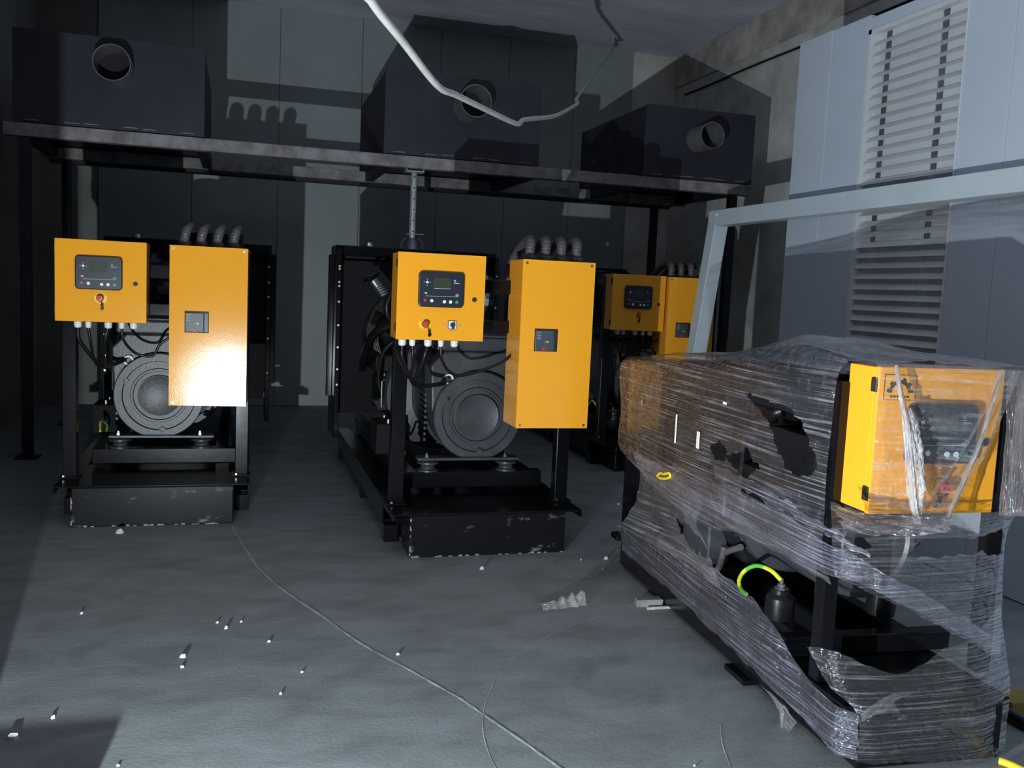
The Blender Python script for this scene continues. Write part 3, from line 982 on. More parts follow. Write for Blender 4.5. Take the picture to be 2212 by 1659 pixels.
    MB().tube(spline([(-.37, .62, .45), (-.38, .72, .50), (-.36, .84, .46), (-.37, .9, .41)], 6), .007, 8).build('earth_wire', 'earth', g, smooth=True)
    # ---- radiator with cowl
    x0, x1 = rad
    ra = thing_part('radiator', g)
    MB().box(x0 + .03, x1 - .03, 2.66, 2.86, .42, 1.66).build('core', 'engine', ra, bevel=.004)
    for x in (x0, x1 - .035):
        MB().box(x, x + .035, 2.42, 2.90, .245, 1.70).build('side_plate', 'black', ra, bevel=.004)
    MB().box(x0 - .004, x1 + .004, 2.52, 2.90, 1.66, 1.735).build('top_tank', 'black', ra, bevel=.006)
    MB().box(x0 - .045, x0 - .003, 2.62, 2.66, .55, 1.66).build('edge_flange', 'black', ra, bevel=.003)
    MB().box(x1 + .003, x1 + .045, 2.62, 2.66, .55, 1.66).build('edge_flange', 'black', ra, bevel=.003)
    # cowl plate with fan opening
    seg = 40
    cxx, czz, rr = (x0 + x1) / 2, 1.02, .42
    vs, fs = [], []
    for k in range(seg):
        t = 2 * PI * k / seg
        vs.append((cxx + rr * math.cos(t), 2.56, czz + rr * math.sin(t)))
        c, s_ = math.cos(t), math.sin(t)
        sc = min((x1 - .03 - cxx) / max(1e-6, abs(c)), .60 / max(1e-6, abs(s_)))
        vs.append((cxx + sc * c, 2.56, czz + sc * s_))
    for k in range(seg):
        a, c = 2 * k, 2 * ((k + 1) % seg)
        fs.append((a, a + 1, c + 1, c))
    MB().add(vs, fs).build('fan_cowl', 'matte_black', ra)
    MB().lathe((cxx, 2.56, czz), (0, -1, 0), [(0, rr), (.06, rr), (.06, rr - .008), (0, rr - .008)], 40).build('cowl_ring', 'matte_black', ra, smooth=True)
    for k in range(7):
        a = 2 * PI * k / 7
        b = MB()
        c, s_ = math.cos(a), math.sin(a)
        b.prism([(cxx + .07 * c - .04 * s_, 2.55, czz + .07 * s_ + .04 * c), (cxx + .38 * c - .05 * s_, 2.53, czz + .38 * s_ + .05 * c), (cxx + .38 * c + .05 * s_, 2.58, czz + .38 * s_ - .05 * c), (cxx + .07 * c + .04 * s_, 2.57, czz + .07 * s_ - .04 * c)], (0, .004, 0))
        b.build('fan_blade', 'matte_black', ra)
    for (xx, zs) in ((x0 + .018, (.66, .78, .95, 1.12, 1.30, 1.42, 1.45, 1.55, 1.57)), (x1 - .018, (.66, .95, 1.12, 1.30, 1.42, 1.55))):
        for zz in zs:
            MB().cyl((xx, 2.42, zz), (xx, 2.412, zz), .0085, seg=8).build('rivet', 'steel', ra)
    MB().tube(spline([(.05, 2.5, 1.24), (.04, 2.52, 1.38), (.0, 2.56, 1.50), (-.02, 2.62, 1.58)], 8), .032, 12).build('coolant_hose', 'rubber', ra, smooth=True)
    MB().lathe((-.36, 2.60, 1.737), (0, 0, 1), [(0, .04), (.02, .04), (.02, .03), (.03, .03), (.03, 0)], 16).build('filler_cap', 'steel', ra, smooth=True)
    # ---- control box
    c0, c1 = cb_x
    zt, zl = 1.617, 1.164
    y = .072
    if switch:
        mod, es, sw = (c0 + .23, 1.431), (c0 + .15, 1.247), (c0 + .298, 1.247)
    else:
        mod, es, sw = (c0 + .226, 1.437), (c0 + .233, 1.297), None
    gl = [(c0 + .050 + (0 if switch else .05), .0215), (c0 + .105 + (0 if switch else .05), .017), (c0 + .190 + (0 if switch else .07), .0215), (c0 + .262 + (0 if switch else .07), .016), (c0 + .336 + (0 if switch else .06), .0215)]
    control_box(g, c0, c1, y, zl, zt, .195, mod, es, (c0 + .415, 1.385), sw, gl, True, lit, .022 if switch else .008)
    for k, tgt in ((0, (-.215 + alt_x, .56, .90)), (1, (-.21 + alt_x, .56, .905)), (2, (-.20 + alt_x, .56, .91))):
        gx = gl[k][0]
        MB().tube(spline([(gx, y + .10, zl - .035), (gx + .01 - .03 * (k == 2), y + .11, zl - .12), (gx + .10 - .07 * k, y + .20, zl - .26), (tgt[0] - .05, .44, .89), tgt], 7), .0115 if k != 1 else .008, 10).build('cable', 'rubber', g, smooth=True)
    gx = gl[3][0]
    cx0 = cab_x[0]
    MB().tube(spline([(gx, y + .10, zl - .035), (gx + .01, y + .11, zl - .11), (gx + .07, y + .15, zl - .185), (gx + .16, y + .16, zl - .20), (cx0 - .06, y + .16, zl - .13), (cx0 + .004, y + .16, zl - .08)], 7), .008, 10).build('cable', 'rubber', g, smooth=True)
    # ---- breaker cabinet
    k0, k1 = cab_x
    breaker_cabinet(g, k0, k1, y, .690, 1.615, .26, (k0 + .083, k0 + .218, 1.117, 1.243), turn)
    for k in range(4):
        cx = k0 + .075 + .092 * k
        corrugated([(cx, y + .13, 1.612), (cx, y + .13, 1.665), (cx + .012, y + .16, 1.715), (cx + .03, y + .25, 1.735), (cx + .03, y + .40, 1.70), (cx + .02, y + .56, 1.60), (cx, y + .66, 1.40)], .026, 7, .07).build('conduit', 'conduit', g, smooth=True)
        MB().lathe((cx, y + .13, 1.615), (0, 0, 1), [(0, .031), (.012, .031), (.014, .036), (.03, .036), (.03, .026)], 14).build('conduit_nut', 'conduit', g, smooth=True)
    return g


def thing_part(name, parent):
    o = bpy.data.objects.new(name, None)
    o.empty_display_size = 0.05
    col.objects.link(o)
    o.parent = parent
    return o


gen_l = generator('black diesel generator whose orange cabinet carries the glaring white torch reflection', -.47, 5.53, (-.526, -.054), (.069, .50), alt_x=-.02, lit=False, rad=(-.60, .70), turn=math.radians(-2.6))
gen_m = generator('middle black diesel generator whose orange control box has a rotary switch below its display', 1.312, 4.697, (-.535, -.065), (.144, .563), alt_x=.05, switch=True)
gen_r = generator('rear black diesel generator behind the stretch film, its orange control box half in shadow', 3.40, 6.86, (-.515, -.045), (-.015, .415), alt_x=.02, lit=False)


# ------------------------------------------------------------------ small generator wrapped in stretch film
WO = Vector((2.123, 2.276, 0))
WR = math.radians(-3.5)
wx = Vector((math.cos(WR), math.sin(WR), 0))
wy = Vector((-math.sin(WR), math.cos(WR), 0))
CAMP = Vector((0, 0, CAM_H))


def to_local(P):
    r = P - WO
    return Vector((r.dot(wx), r.dot(wy), r.z))


def to_world(p):
    return WO + wx * p[0] + wy * p[1] + Vector((0, 0, p[2]))


def lx(px, py, xl):
    d = px_ray(px, py)
    return to_local(CAMP + d * ((WO - CAMP).dot(wx) + xl) / d.dot(wx))


def ly(px, py, yl):
    d = px_ray(px, py)
    return to_local(CAMP + d * (((WO - CAMP).dot(wy) + yl) / d.dot(wy)))


def lx(px, py, xl):
    d = px_ray(px, py)
    return to_local(CAMP + d * (((WO - CAMP).dot(wx) + xl) / d.dot(wx)))


def to_px(P):
    r = P - CAMP
    c = r.dot(fwd)
    return (1106 + 1974 * r.dot(r2) / c, 829.5 - 1974 * r.dot(u2) / c)


wg = thing('diesel_generator', 'small diesel generator wrapped in torn stretch film beside the white partition', 'generator', WO, WR, group='generators with orange control boxes')
box_part('fuel_tank_base', 'base_black', wg, -.262, .262, .0, 2.08, .0, .185, .006)
for s in (-1, 1):
    MB().box(s * .285 - .012, s * .285 + .012, .10, 2.10, .02, .19).build('base_rail', 'black', wg, bevel=.003)
    MB().box(s * .31 - .05, s * .31 + .05, 2.0, 2.09, .17, .20).build('lifting_lug', 'black', wg, bevel=.005)
    MB().box(s * .30 - .03, s * .30 + .03, .62, .78, .0, .02).build('skid_foot', 'black', wg)
MB().box(-.30, .30, .02, 2.08, .186, .196).build('deck_plate', 'black', wg, bevel=.003)
for x in (-.268, .350):
    MB().box(x - .028, x + .028, .20, .255, .196, 1.20).build('post', 'black', wg, bevel=.007)
for z in (.84, 1.16):
    MB().box(-.29, .375, .256, .28, z, z + .06).build('cross_bar', 'black', wg, bevel=.003)
MB().box(-.30, .37, .40, .46, .20, .27).build('cross_member', 'black', wg, bevel=.004)
for s in (-1, 1):
    MB().box(s * .20 - .03, s * .20 + .03, .46, 1.95, .197, .27).build('engine_rail', 'black', wg, bevel=.004)
for s in (-1, 1):
    m = MB().lathe((s * .215, .60, .27), (0, 0, 1), [(0, .0), (0, .052), (.03, .055), (.08, .052), (.095, .035), (.11, .035), (.11, 0)], 24).build('rubber_mount', 'rubber', wg, smooth=True)
    MB().lathe((s * .215, .60, .38), (0, 0, 1), [(0, .026), (.006, .026), (.006, .015), (.02, .015), (.02, .008), (.036, .008), (.036, 0)], 8).build('mount_bolt', 'steel', m, smooth=True)
a = MB().lathe((0, .42, .60), (0, 1, 0), [(0, 0), (0, .09), (.012, .10), (.012, .17), (0, .18), (0, .20), (.06, .21), (.45, .21), (.46, .25), (.52, .25), (.52, 0)], 48).build('alternator', 'alternator', wg, smooth=True)
MB().box(-.24, .27, .46, .95, .56, .80).build('housing', 'engine', a, bevel=.03)
MB().box(-.20, .20, .46, .80, .80, .97).build('terminal_box', 'engine', a, bevel=.015)
e = MB().prism([(-.18, .95, .36), (-.24, .95, .48), (-.24, .95, .90), (-.16, .95, .96), (.16, .95, .96), (.24, .95, .90), (.24, .95, .48), (.18, .95, .36)], (0, .70, 0)).build('engine', 'engine', wg, bevel=.02)
for k in range(3):
    MB().box(-.11, .11, .98 + .2 * k, .98 + .2 * k + .17, .95, 1.03).build('rocker_cover', 'engine', e, bevel=.02)
MB().box(-.25, .27, .36, 1.62, 1.04, 1.16).build('engine_cover', 'matte_black', e, bevel=.03)
MB().lathe((-.25, 1.02, .56), (0, 0, 1), [(0, 0), (0, .045), (.16, .045), (.18, .03), (.18, 0)], 18).build('filter_canister', 'engine', e, smooth=True)
MB().box(-.30, -.20, 1.06, 1.32, .33, .50).build('relay_box', 'alternator', e, bevel=.01)
MB().tube(spline([lx(1600, 1182, -.24), lx(1575, 1190, -.24), lx(1560, 1200, -.22)], 6), .014, 10).build('coolant_hose', 'conduit', e, smooth=True)
MB().tube(spline([lx(1565, 1180, -.25), lx(1560, 1205, -.25), lx(1553, 1225, -.25), lx(1540, 1245, -.24)], 6), .014, 10).build('coolant_hose', 'conduit', e, smooth=True)
MB().lathe((-.12, .82, 1.02), (1, 0, 0), [(0, 0), (0, .075), (.26, .075), (.28, .06), (.28, 0)], 24).build('air_filter', 'engine', e, smooth=True)
MB().tube(spline([lx(1690, 886, -.16), lx(1672, 892, -.18), lx(1660, 905, -.16)], 6), .028, 12).build('wiring_loom', 'rubber', e, smooth=True)
MB().tube(spline([(-.215, .60, .412), lx(1665, 1232, -.235), lx(1635, 1222, -.25), lx(1610, 1232, -.26), lx(1597, 1252, -.265), lx(1600, 1272, -.27), lx(1612, 1284, -.275)], 8), .0085, 10).build('earth_wire', 'earth', wg, smooth=True)
ra = thing_part('radiator', wg)
MB().box(-.28, .28, 1.80, 1.98, .30, 1.08).build('core', 'engine', ra, bevel=.004)
for x in (-.32, .29):
    MB().box(x, x + .03, 1.62, 2.05, .20, 1.10).build('side_plate', 'black', ra, bevel=.003)
MB().box(-.325, .325, 1.64, 2.05, 1.08, 1.125).build('top_tank', 'black', ra, bevel=.006)
MB().box(-.28, .28, 1.70, 1.71, .28, 1.06).build('fan_cowl', 'engine', ra)
for (p, q) in (((1390, 868), .0), ((1388, 962), 0), ((1380, 975), 0), ((1398, 992), 0), ((1410, 1000), 0)):
    c = lx(p[0], p[1], -.3215)
    MB().cyl(c, c + Vector((-.008, 0, 0)), .009, seg=8).build('rivet', 'steel', ra)
# control box with logo
cb = control_box(wg, -.26, .185, .05, .805, 1.26, .16, (-.035, 1.060), (-.012, .892), (.136, 1.032), None, [], True, False, -.02)
yl = .0495
b = MB()
for (x0, x1, z0, z1) in ((-.243, -.130, 1.2375, 1.2395), (-.243, -.130, 1.160, 1.162), (-.243, -.241, 1.160, 1.2395), (-.132, -.130, 1.160, 1.2395)):
    b.box(x0, x1, yl - .0005, yl, z0, z1)
b.build('logo_frame', 'ink', cb)
out, inn = [], []
n = 44
for k in range(n + 1):
    t = PI * k / n
    r = .047 if (k // 4) % 2 == 0 else .039
    out.append((-.187 + r * math.cos(t), yl, 1.183 + r * math.sin(t)))
    inn.append((-.187 + .028 * math.cos(t), yl, 1.183 + .028 * math.sin(t)))
vs, fs = out + inn, []
for k in range(n):
    fs.append((k, k + 1, n + 2 + k, n + 1 + k))
vs = [(v[0], v[1] - .0006, v[2]) for v in vs]
MB().add(vs, fs).build('logo_gear', 'ink', cb)
b = MB()
for k in range(6):
    b.box(-.220 + .0115 * k, -.212 + .0115 * k, yl - .0006, yl, 1.1685, 1.1745)
b.build('logo_print', 'ink', cb)['kind'] = 'stuff'

def inside(pt, poly):
    x, y = pt
    r = False
    j = len(poly) - 1
    for i in range(len(poly)):
        xi, yi = poly[i]
        xj, yj = poly[j]
        if (yi > y) != (yj > y) and x < (xj - xi) * (y - yi) / (yj - yi) + xi:
            r = not r
        j = i
    return r


def resample(P, n):
    P = spline(P, 16) if len(P) > 2 else [Vector(P[0]).lerp(Vector(P[1]), k / 16) for k in range(17)]
    L = [0]
    for a_, b_ in zip(P, P[1:]):
        L.append(L[-1] + (b_ - a_).length)
    res, i = [], 0
    for k in range(n):
        t = L[-1] * k / (n - 1)
        while i < len(L) - 2 and L[i + 1] < t:
            i += 1
        u = (t - L[i]) / max(1e-9, L[i + 1] - L[i])
        res.append(P[i].lerp(P[i + 1], min(1, u)))
    return res


film = thing('stretch_film', 'torn clear stretch film wrapped around the small generator beside the partition', 'film', WO, WR)


def sheet(name, rows, m, nu=80, nv=40, amp=.012, fine=.004, holes=(), seed=0, out_dir=(-1, 0, 0), tear=0.0, us=1.0):
    """a film sheet through the guide rows (each row runs along the wrap), wrinkled, with torn holes"""
    R_ = [resample(r, nu) for r in rows]
    cols = []
    for i in range(nu):
        c = [r[i] for r in R_]
        cols.append(resample(c, nv))
    od = Vector(out_dir)
    sd = Vector((seed * 3.7, seed * 1.3, seed * 2.1))
    vs, uvs = [], []
    for i in range(nu):
        for j in range(nv):
            u, v = i / (nu - 1), j / (nv - 1)
            p = cols[i][j].copy()
            w = mnoise.noise(Vector((u * 5, v * 7, 0)) + sd) * amp
            w += mnoise.noise(Vector((u * 2.5, v * 38, 3)) + sd) * fine * .7
            w += abs(mnoise.noise(Vector((u * 16, v * 16, 7)) + sd)) * fine * 1.2
            p += od * w
            if tear:
                p += (cols[i][min(nv - 1, j + 1)] - cols[i][max(0, j - 1)]).normalized() * (tear * mnoise.noise(Vector((u * 22, 0, 0)) + sd) * (abs(v - .5) * 2) ** 4)
            vs.append(p)
            uvs.append((u * us + seed * .37, v + seed * .61))
    fs = []
    for i in range(nu - 1):
        for j in range(nv - 1):
            q = (i * nv + j, (i + 1) * nv + j, (i + 1) * nv + j + 1, i * nv + j + 1)
            if holes:
                c = (vs[q[0]] + vs[q[2]]) / 2
                px = to_px(to_world(c))
                px = (px[0] + 7 * mnoise.noise(c * 30), px[1] + 7 * mnoise.noise(c * 30 + Vector((9, 9, 9))))
                if any(inside(px, h) for h in holes):
                    continue
            fs.append(q)
    me = bpy.data.meshes.new(name)
    me.from_pydata(vs, [], fs)
    ul = me.uv_layers.new(name='UVMap')
    for lp in me.loops:
        ul.data[lp.index].uv = uvs[lp.vertex_index]
    me.shade_smooth()
    me.materials.append(M[m])
    o = bpy.data.objects.new(name, me)
    col.objects.link(o)
    o.parent = film
    return o


H_BIG = [(1608, 848), (1650, 862), (1700, 882), (1728, 905), (1748, 950), (1766, 1008), (1752, 1028), (1722, 1028), (1694, 1005), (1678, 975), (1668, 930), (1648, 895), (1625, 870)]
H2 = [(1556, 950), (1572, 975), (1562, 1000), (1540, 985), (1530, 962)]
H3 = [(1590, 1046), (1625, 1038), (1664, 1074), (1650, 1088), (1608, 1074)]
H4 = [(1568, 984), (1612, 968), (1640, 1010), (1612, 1032), (1585, 1012)]
H5 = [(1460, 1122), (1490, 1136), (1540, 1200), (1528, 1210), (1488, 1180)]
# long side, upper wrap
xs = -.352
sheet('film_side', [
    [Vector((-.20, 2.10, 1.135)), Vector((-.20, 1.6, 1.165)), Vector((-.18, 1.15, 1.22)), Vector((-.16, .8, 1.285)), Vector((-.20, .45, 1.285)), Vector((-.27, .20, 1.27))],
    [Vector((xs, 2.085, 1.10)), Vector((xs, 1.6, 1.12)), Vector((xs, 1.15, 1.14)), Vector((xs, .8, 1.18)), Vector((xs, .45, 1.20)), Vector((-.31, .20, 1.20))],
    [Vector((xs, 2.07, .86)), Vector((xs - .01, 1.6, .86)), Vector((xs - .01, 1.15, .86)), Vector((xs, .8, .92)), Vector((xs, .45, .98)), Vector((-.315, .20, 1.0))],
    [Vector((xs, 2.06, .66)), Vector((xs, 1.65, .60)), Vector((xs - .01, 1.15, .55)), Vector((xs, .8, .60)), Vector((xs, .45, .62)), Vector((-.33, .17, .66))],
    [lx(1384, 1010, xs), lx(1450, 1085, xs), lx(1530, 1140, xs), lx(1600, 1152, xs), lx(1700, 1205, xs), lx(1796, 1262, xs)],
], 'film', 200, 130, .005, .002, [H_BIG, H2, H3, H4, H5], 1, tear=.02)
# bunched diagonal bands over it, running round to the front
fb = -.035
sheet('film_band', [
    [lx(1385, 985, -.362), lx(1520, 1030, -.365), lx(1650, 1085, -.365), lx(1790, 1172, -.355), ly(1890, 1225, fb), ly(2010, 1290, fb), ly(2160, 1385, .0)],
    [lx(1385, 1010, -.365), lx(1520, 1075, -.368), lx(1650, 1130, -.368), lx(1790, 1210, -.358), ly(1890, 1250, fb), ly(2010, 1315, fb), ly(2160, 1400, .0)],
    [lx(1395, 1040, -.362), lx(1520, 1120, -.365), lx(1650, 1172, -.365), lx(1790, 1238, -.355), ly(1890, 1275, fb), ly(2010, 1335, fb), ly(2160, 1415, .0)],
], 'film_band', 120, 36, .006, .003, [], 2, out_dir=(-.8, -.6, 0), tear=.012, us=1.6)
sheet('film_band', [
    [lx(1540, 1000, -.366), lx(1660, 1060, -.366), lx(1790, 1140, -.356), ly(1880, 1195, fb - .004)],
    [lx(1545, 1030, -.368), lx(1660, 1085, -.368), lx(1790, 1160, -.358), ly(1880, 1205, fb - .004)],
], 'film_band', 70, 24, .008, .003, [], 3, out_dir=(-.8, -.6, 0), tear=.02)
# front: below the control box down to the tight diagonal edge
HF = [(1955, 1205), (1990, 1165), (2130, 1160), (2128, 1192), (2060, 1202), (1895, 1207)]
HF2 = [(1815, 1158), (1858, 1162), (1882, 1180), (1862, 1186)]
HF3 = [(2127, 1158), (2166, 1144), (2162, 1198), (2127, 1198)]
sheet('film_front', [
    [ly(1795, 1085, .03), ly(1880, 1108, .03), ly(2000, 1112, .03), ly(2120, 1110, .03), ly(2205, 1095, .09)],
    [ly(1795, 1150, -.03), ly(1880, 1165, -.03), ly(2000, 1160, -.03), ly(2120, 1150, -.01), ly(2180, 1140, .08)],
    [ly(1798, 1200, -.03), ly(1880, 1212, -.035), ly(2000, 1225, -.035), ly(2110, 1220, -.02), ly(2166, 1210, .05)],
    [ly(1800, 1245, -.03), ly(1890, 1285, -.035), ly(2000, 1335, -.035), ly(2090, 1385, -.02), ly(2160, 1430, .02)],
], 'film_mid', 140, 110, .007, .002, [HF, HF2, HF3], 4, out_dir=(0, -1, 0), tear=.01)
# crumpled lump right under the box
sheet('film_crumple', [
    [ly(1800, 1092, .0), ly(1870, 1110, -.01), ly(1960, 1112, -.01), ly(2060, 1112, -.01)],
    [ly(1810, 1115, -.03), ly(1870, 1135, -.05), ly(1960, 1140, -.05), ly(2050, 1132, -.04)],
    [ly(1820, 1140, -.02), ly(1880, 1155, -.03), ly(1960, 1158, -.03), ly(2040, 1146, -.03)],
], 'film_crumple', 80, 30, .035, .016, [], 5, out_dir=(0, -1, 0))
# over the face of the control box: clear, with three tight ropes of film
sheet('film_face', [
    [ly(1895, 785, .026), ly(1990, 787, .022), ly(2100, 792, .022), ly(2205, 800, .03)],
    [ly(1890, 900, .020), ly(1990, 900, .012), ly(2090, 900, .012), ly(2165, 900, .02)],
    [ly(1883, 1000, .018), ly(1980, 1005, .008), ly(2060, 1010, .008), ly(2110, 1015, .018)],
    [ly(1878, 1112, .02), ly(1960, 1115, .0), ly(2010, 1116, .0), ly(2050, 1116, .02)],
], 'film_clear', 70, 60, .006, .003, [], 6, out_dir=(0, -1, 0))


def rope(pts, w, m, seed, amp=.004):
    P = [Vector(p) for p in pts]
    left, right, mid = [], [], []
    for i, p in enumerate(P):
        t = (P[min(i + 1, len(P) - 1)] - P[max(i - 1, 0)]).normalized()
        s = t.cross(Vector((0, 1, 0))).normalized()
        ww = w[i] if isinstance(w, (list, tuple)) else w
        left.append(p + s * ww)
        mid.append(p + Vector((0, -ww * .9, 0)))
        right.append(p - s * ww)
    sheet('film_rope', [left, mid, right], m, 60, 12, amp, amp, [], seed, out_dir=(0, -1, 0), us=1.0)


rope([ly(1936, 788, .02), ly(1945, 850, .012), ly(1958, 920, .008), ly(1965, 1000, .004), ly(1970, 1070, .0), ly(1982, 1130, -.02)], [.006, .010, .014, .016, .015, .011], 'film_rope', 7)
rope([ly(1962, 880, .012), ly(1972, 930, .006), ly(1980, 1000, .002), ly(1986, 1060, .0), ly(1982, 1110, -.01)], [.008, .018, .021, .018, .008], 'film_rope', 8, .012)
rope([ly(2166, 800, .03), ly(2130, 880, .012), ly(2092, 950, .008), ly(2050, 1020, .002), ly(2000, 1085, -.01), ly(1978, 1115, -.02)], [.010, .006, .006, .006, .007, .006], 'film_clear', 9)
rope([ly(2160, 805, .03), ly(2140, 880, .012), ly(2115, 960, .006), ly(2080, 1040, .0), ly(2045, 1120, -.02), ly(2035, 1142, -.03)], [.010, .008, .008, .008, .009, .008], 'film_rope', 10)
# over the top
sheet('film_top', [
    [Vector((-.20, 2.10, 1.138)), Vector((-.20, 1.6, 1.168)), Vector((-.18, 1.15, 1.223)), Vector((-.16, .8, 1.288)), Vector((-.20, .45, 1.288)), Vector((-.26, .05, 1.272))],
    [Vector((0, 2.12, 1.15)), Vector((0, 1.6, 1.19)), Vector((0, 1.15, 1.25)), Vector((0, .8, 1.32)), Vector((0, .45, 1.30)), Vector((0, .04, 1.275))],
    [Vector((.34, 2.10, 1.13)), Vector((.36, 1.6, 1.17)), Vector((.36, 1.15, 1.21)), Vector((.36, .8, 1.26)), Vector((.38, .45, 1.27)), Vector((.46, .06, 1.262))],
], 'film_top', 90, 50, .016, .005, [], 11, out_dir=(0, 0, 1))
# right-hand strip hanging beside the control box
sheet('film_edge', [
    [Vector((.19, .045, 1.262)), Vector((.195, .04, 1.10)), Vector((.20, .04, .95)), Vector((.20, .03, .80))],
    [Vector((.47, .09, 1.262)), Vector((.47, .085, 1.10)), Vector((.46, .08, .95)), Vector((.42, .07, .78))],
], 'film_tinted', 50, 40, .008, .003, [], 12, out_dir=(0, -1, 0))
# neck of film between the radiator and the base
xn = -.36
sheet('film_neck', [
    [lx(1366, 975, xn), lx(1420, 1000, xn), lx(1480, 1040, xn), lx(1520, 1090, xn)],
    [lx(1385, 1030, xn), lx(1425, 1055, xn), lx(1475, 1090, xn), lx(1505, 1125, xn)],
    [lx(1372, 1085, xn), lx(1415, 1115, xn), lx(1475, 1150, xn), lx(1530, 1195, xn)],
    [lx(1338, 1138, xn), lx(1400, 1170, xn), lx(1480, 1215, xn), lx(1560, 1270, xn)],
], 'film_clear', 70, 60, .012, .004, [H5], 13)
# lower wrap round the base, long side then front
xb = -.332
sheet('film_base_side', [
    [lx(1332, 1132, xb - .02), lx(1430, 1175, xb - .02), lx(1520, 1215, xb - .015), lx(1600, 1268, xb - .01), lx(1670, 1345, xb), lx(1715, 1425, xb), lx(1770, 1492, xb), ly(1852, 1540, -.03)],
    [lx(1340, 1155, xb - .02), lx(1430, 1215, xb - .03), lx(1520, 1290, xb - .03), lx(1610, 1370, xb - .02), lx(1690, 1440, xb - .01), lx(1750, 1500, xb), lx(1800, 1540, xb), ly(1855, 1575, -.03)],
    [lx(1345, 1190, xb), lx(1430, 1262, xb), lx(1520, 1345, xb), lx(1610, 1430, xb), lx(1690, 1510, xb), lx(1750, 1572, xb), lx(1800, 1618, xb), ly(1850, 1640, -.03)],
], 'film_band', 160, 60, .008, .003, [], 14, tear=.02, us=2.2)
HB = []
sheet('film_base_front', [
    [ly(1745, 1400, .10), ly(1795, 1402, .02), ly(1880, 1440, -.02), ly(1950, 1452, -.03), ly(2045, 1400, -.02), ly(2110, 1365, .0), ly(2160, 1300, .06)],
    [ly(1790, 1480, .03), ly(1830, 1495, -.02), ly(1890, 1505, -.035), ly(1960, 1500, -.04), ly(2050, 1480, -.03), ly(2120, 1450, -.01), ly(2172, 1400, .06)],
    [ly(1852, 1545, -.02), ly(1880, 1548, -.035), ly(1930, 1545, -.035), ly(1990, 1535, -.035), ly(2060, 1530, -.03), ly(2130, 1515, -.02), ly(2182, 1490, .04)],
    [ly(1848, 1648, -.02), ly(1890, 1649, -.03), ly(1950, 1647, -.03), ly(2010, 1645, -.03), ly(2070, 1643, -.03), ly(2120, 1640, -.02), ly(2170, 1632, .02)],
], 'film_faint', 110, 70, .007, .002, HB, 15, out_dir=(0, -1, 0), tear=.01)
# loose flap on the base corner
sheet('film_flap', [
    [ly(1865, 1535, -.05), ly(1925, 1500, -.055), ly(1990, 1492, -.05)],
    [ly(1860, 1552, -.055), ly(1915, 1525, -.07), ly(1935, 1512, -.07)],
    [ly(1858, 1560, -.05), ly(1900, 1540, -.075), ly(1944, 1540, -.06)],
], 'film_clear', 30, 20, .01, .004, [], 16, out_dir=(0, -1, 0))
# rolled lower edge, loose tail near the floor
sheet('film_tail', [
    [lx(1640, 1475, xb - .01), lx(1690, 1520, xb - .01), lx(1720, 1560, xb - .01)],
    [lx(1690, 1525, xb - .02), lx(1690, 1570, xb - .02), lx(1700, 1595, xb - .015)],
    [lx(1683, 1560, xb - .015), lx(1690, 1590, xb - .03), lx(1705, 1606, xb - .03)],
], 'film_clear', 30, 20, .01, .004, [], 17)
# yellow cable tie and white stickers on the side
MB().tube(spline([lx(1420, 1028, -.368), lx(1426, 1022, -.372), lx(1434, 1024, -.372), lx(1445, 1022, -.372), lx(1447, 1030, -.37), lx(1436, 1034, -.37), lx(1424, 1032, -.37)], 6), .006, 8).build('yellow_tie', 'yellow', film, smooth=True)['label'] = 'twisted yellow plastic tie'
for (p0, p1, w_) in (((1462, 895), (1458, 957), .006), ((1509, 932), (1505, 968), .012), ((1566, 868), (1566, 874), .014)):
    a_, b_ = lx(*p0, -.372), lx(*p1, -.372)
    MB().box(-.374, -.371, a_.y - w_, a_.y + w_, min(a_.z, b_.z), max(a_.z, b_.z)).build('sticker', 'white_plastic', film, bevel=.0008)

# ------------------------------------------------------------------ bits on the floor
random.seed(21)


def chip(px, py, size, label, h=None, m='chip', flat=False):
    c = on_floor(px, py)
    size *= .75
    h = h if h is not None else size * 1.1
    n = 6
    vs = []
    rz = random.random() * 6.28
    for k in range(n):
        t = 2 * PI * k / n + rz
        r = size * (.6 + .5 * random.random())
        vs.append((r * math.cos(t), .6 * r * math.sin(t), 0))
    top = [(v[0] * .7 + .1 * size, v[1] * .5, h * (.6 + .5 * random.random())) for v in vs]
    b = MB().add(vs + top, [tuple(range(n - 1, -1, -1)), tuple(range(n, 2 * n))] + [(k, (k + 1) % n, n + (k + 1) % n, n + k) for k in range(n)])
    o = b.build('chip', m, loc=c)
    return tag(o, label, 'debris', 'pale chips scattered on the floor')


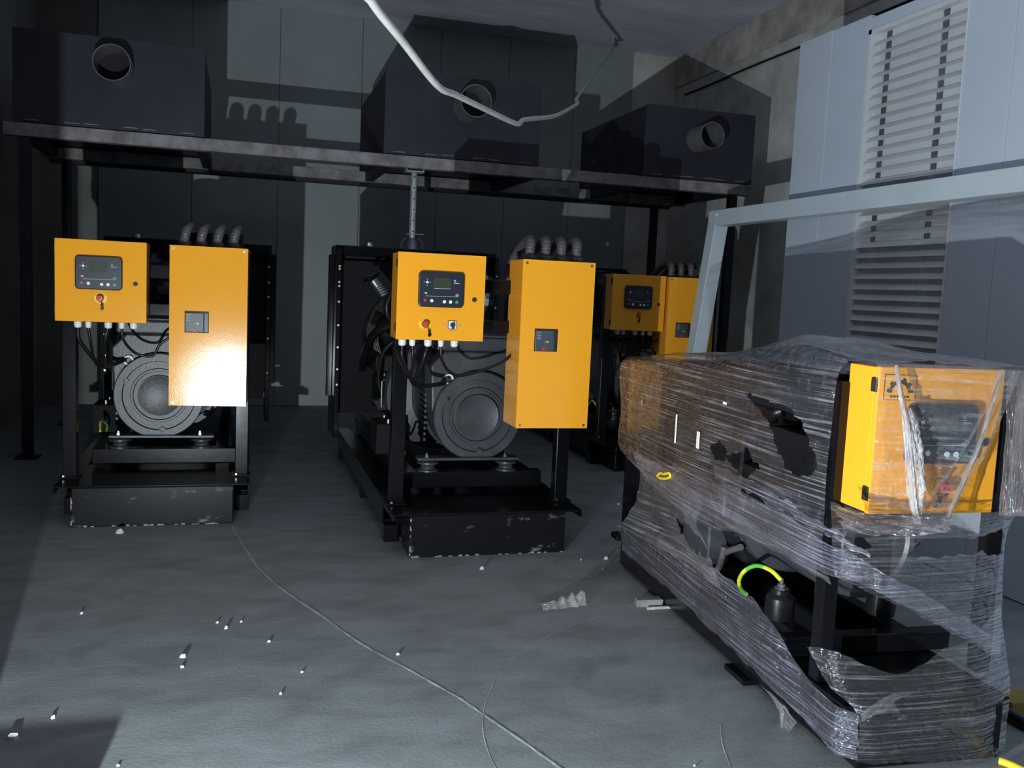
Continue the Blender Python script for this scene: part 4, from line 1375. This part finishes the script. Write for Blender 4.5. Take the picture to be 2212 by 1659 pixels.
CH = [(26, 1597, .026, 'longest pale chip, in the dark patch of floor'), (113, 1552, .013, 'pale chip just beyond the dark patch of floor'),
      (176, 1326, .012, 'lone pale chip before the generator with the glare, near the dark floor edge'), (395, 1420, .018, 'larger grey chip of a pair below the generator with the glare'),
      (393, 1442, .012, 'smaller grey chip of a pair below the generator with the glare'), (469, 1346, .010, 'first of four chips clustered beside the long floor scratch'),
      (488, 1358, .014, 'brightest of four chips clustered beside the long floor scratch'), (521, 1344, .010, 'last of four chips clustered beside the long floor scratch'),
      (606, 1500, .009, 'tiny bright chip alone in the open floor'), (652, 1453, .009, 'tiny chip above the lone bright chip in the open floor'),
      (859, 1415, .011, 'bright white chip just above the long floor scratch'), (580, 1387, .012, 'flat grey chip between the cluster and the scratch'),
      (255, 1655, .007, 'tiny chip at the bottom edge of the picture'), (1308, 1208, .020, 'pale chip nearest the wrapped generator\'s base'),
      (1302, 1230, .010, 'small chip beside the crumpled film scrap\'s shadow'), (1042, 1230, .020, 'pale flake in front of the middle generator\'s base'),
      (1255, 1210, .010, 'small chip off the corner of the middle generator\'s base'), (1336, 1090, .014, 'grey chip between the middle and wrapped generators'),
      (258, 1152, .030, 'dark-edged flake under the front of the generator with the glare\'s base'), (1500, 1655, .007, 'tiny chip near the bottom edge below the wrapped base')]
for (px_, py_, sz, lb) in CH:
    chip(px_, py_, sz, lb)
# crumpled film scrap standing on the floor
sc = thing('film_scrap', 'crumpled scrap of clear film lying on the open floor', 'film', on_floor(1218, 1312))
nu, nv = 26, 12
vs, fs, uvs = [], [], []
for i in range(nu):
    for j in range(nv):
        u, v = i / (nu - 1), j / (nv - 1)
        x = (u - .5) * .22
        h_ = (.022 + .060 * max(0, u - .15)) * (.8 + .4 * mnoise.noise(Vector((u * 9, 1, 2))))
        y = (v - .35) * .09 + .012 * mnoise.noise(Vector((u * 7, v * 5, 4)))
        z = .001 + h_ * max(0, math.sin(PI * min(1, v * 1.15))) + .006 * abs(mnoise.noise(Vector((u * 15, v * 15, 8))))
        vs.append((x, y + .03 * u, z))
        uvs.append((u, v))
for i in range(nu - 1):
    for j in range(nv - 1):
        fs.append((i * nv + j, (i + 1) * nv + j, (i + 1) * nv + j + 1, i * nv + j + 1))
me = bpy.data.meshes.new('crumpled_sheet')
me.from_pydata(vs, [], fs)
ul = me.uv_layers.new(name='UVMap')
for lp in me.loops:
    ul.data[lp.index].uv = uvs[lp.vertex_index]
me.materials.append(M['film_scrap'])
o = bpy.data.objects.new('crumpled_sheet', me)
col.objects.link(o)
o.parent = sc
# wooden wedge by the wrapped base and yellow strap at the picture corner
w = thing('wood_block', 'small splintered block sticking out under the wrapped base', 'block', on_floor(1396, 1308))
MB().prism([(-.06, -.02, 0), (.07, -.03, 0), (.07, .03, 0), (-.05, .03, 0)], (.004, 0, .035)).build('block', 'rust_steel', w, bevel=.004)
MB().box(-.02, .10, -.06, -.045, 0, .012).build('splinter', 'chip', w, bevel=.002)
st = thing('rubber_hose', 'black hose on the floor at the picture edge past the wrapped base', 'hose', on_floor(2200, 1570))
P0 = on_floor(2200, 1570)
MB().tube(spline([on_floor(*q) - P0 + Vector((0, 0, .022)) for q in ((2172, 1552), (2192, 1566), (2215, 1578), (2260, 1592))], 8), .022, 12).build('hose', 'rubber', st, smooth=True)
st = thing('yellow_strap', 'yellow strap on the floor at the corner of the wrapped base', 'strap', on_floor(2160, 1652))
P0 = on_floor(2160, 1652)
MB().tube(spline([on_floor(*q) - P0 + Vector((0, 0, .012)) for q in ((2158, 1651), (2175, 1657), (2200, 1668), (2240, 1690))], 8), .012, 12).build('strap', 'yellow', st, smooth=True)
st = thing('wood_plank', 'ochre plank on the floor past the wrapped base', 'plank', on_floor(2205, 1545))
MB().box(-.045, .35, 0, .10, 0, .05).build('board', 'ochre', st, bevel=.004)
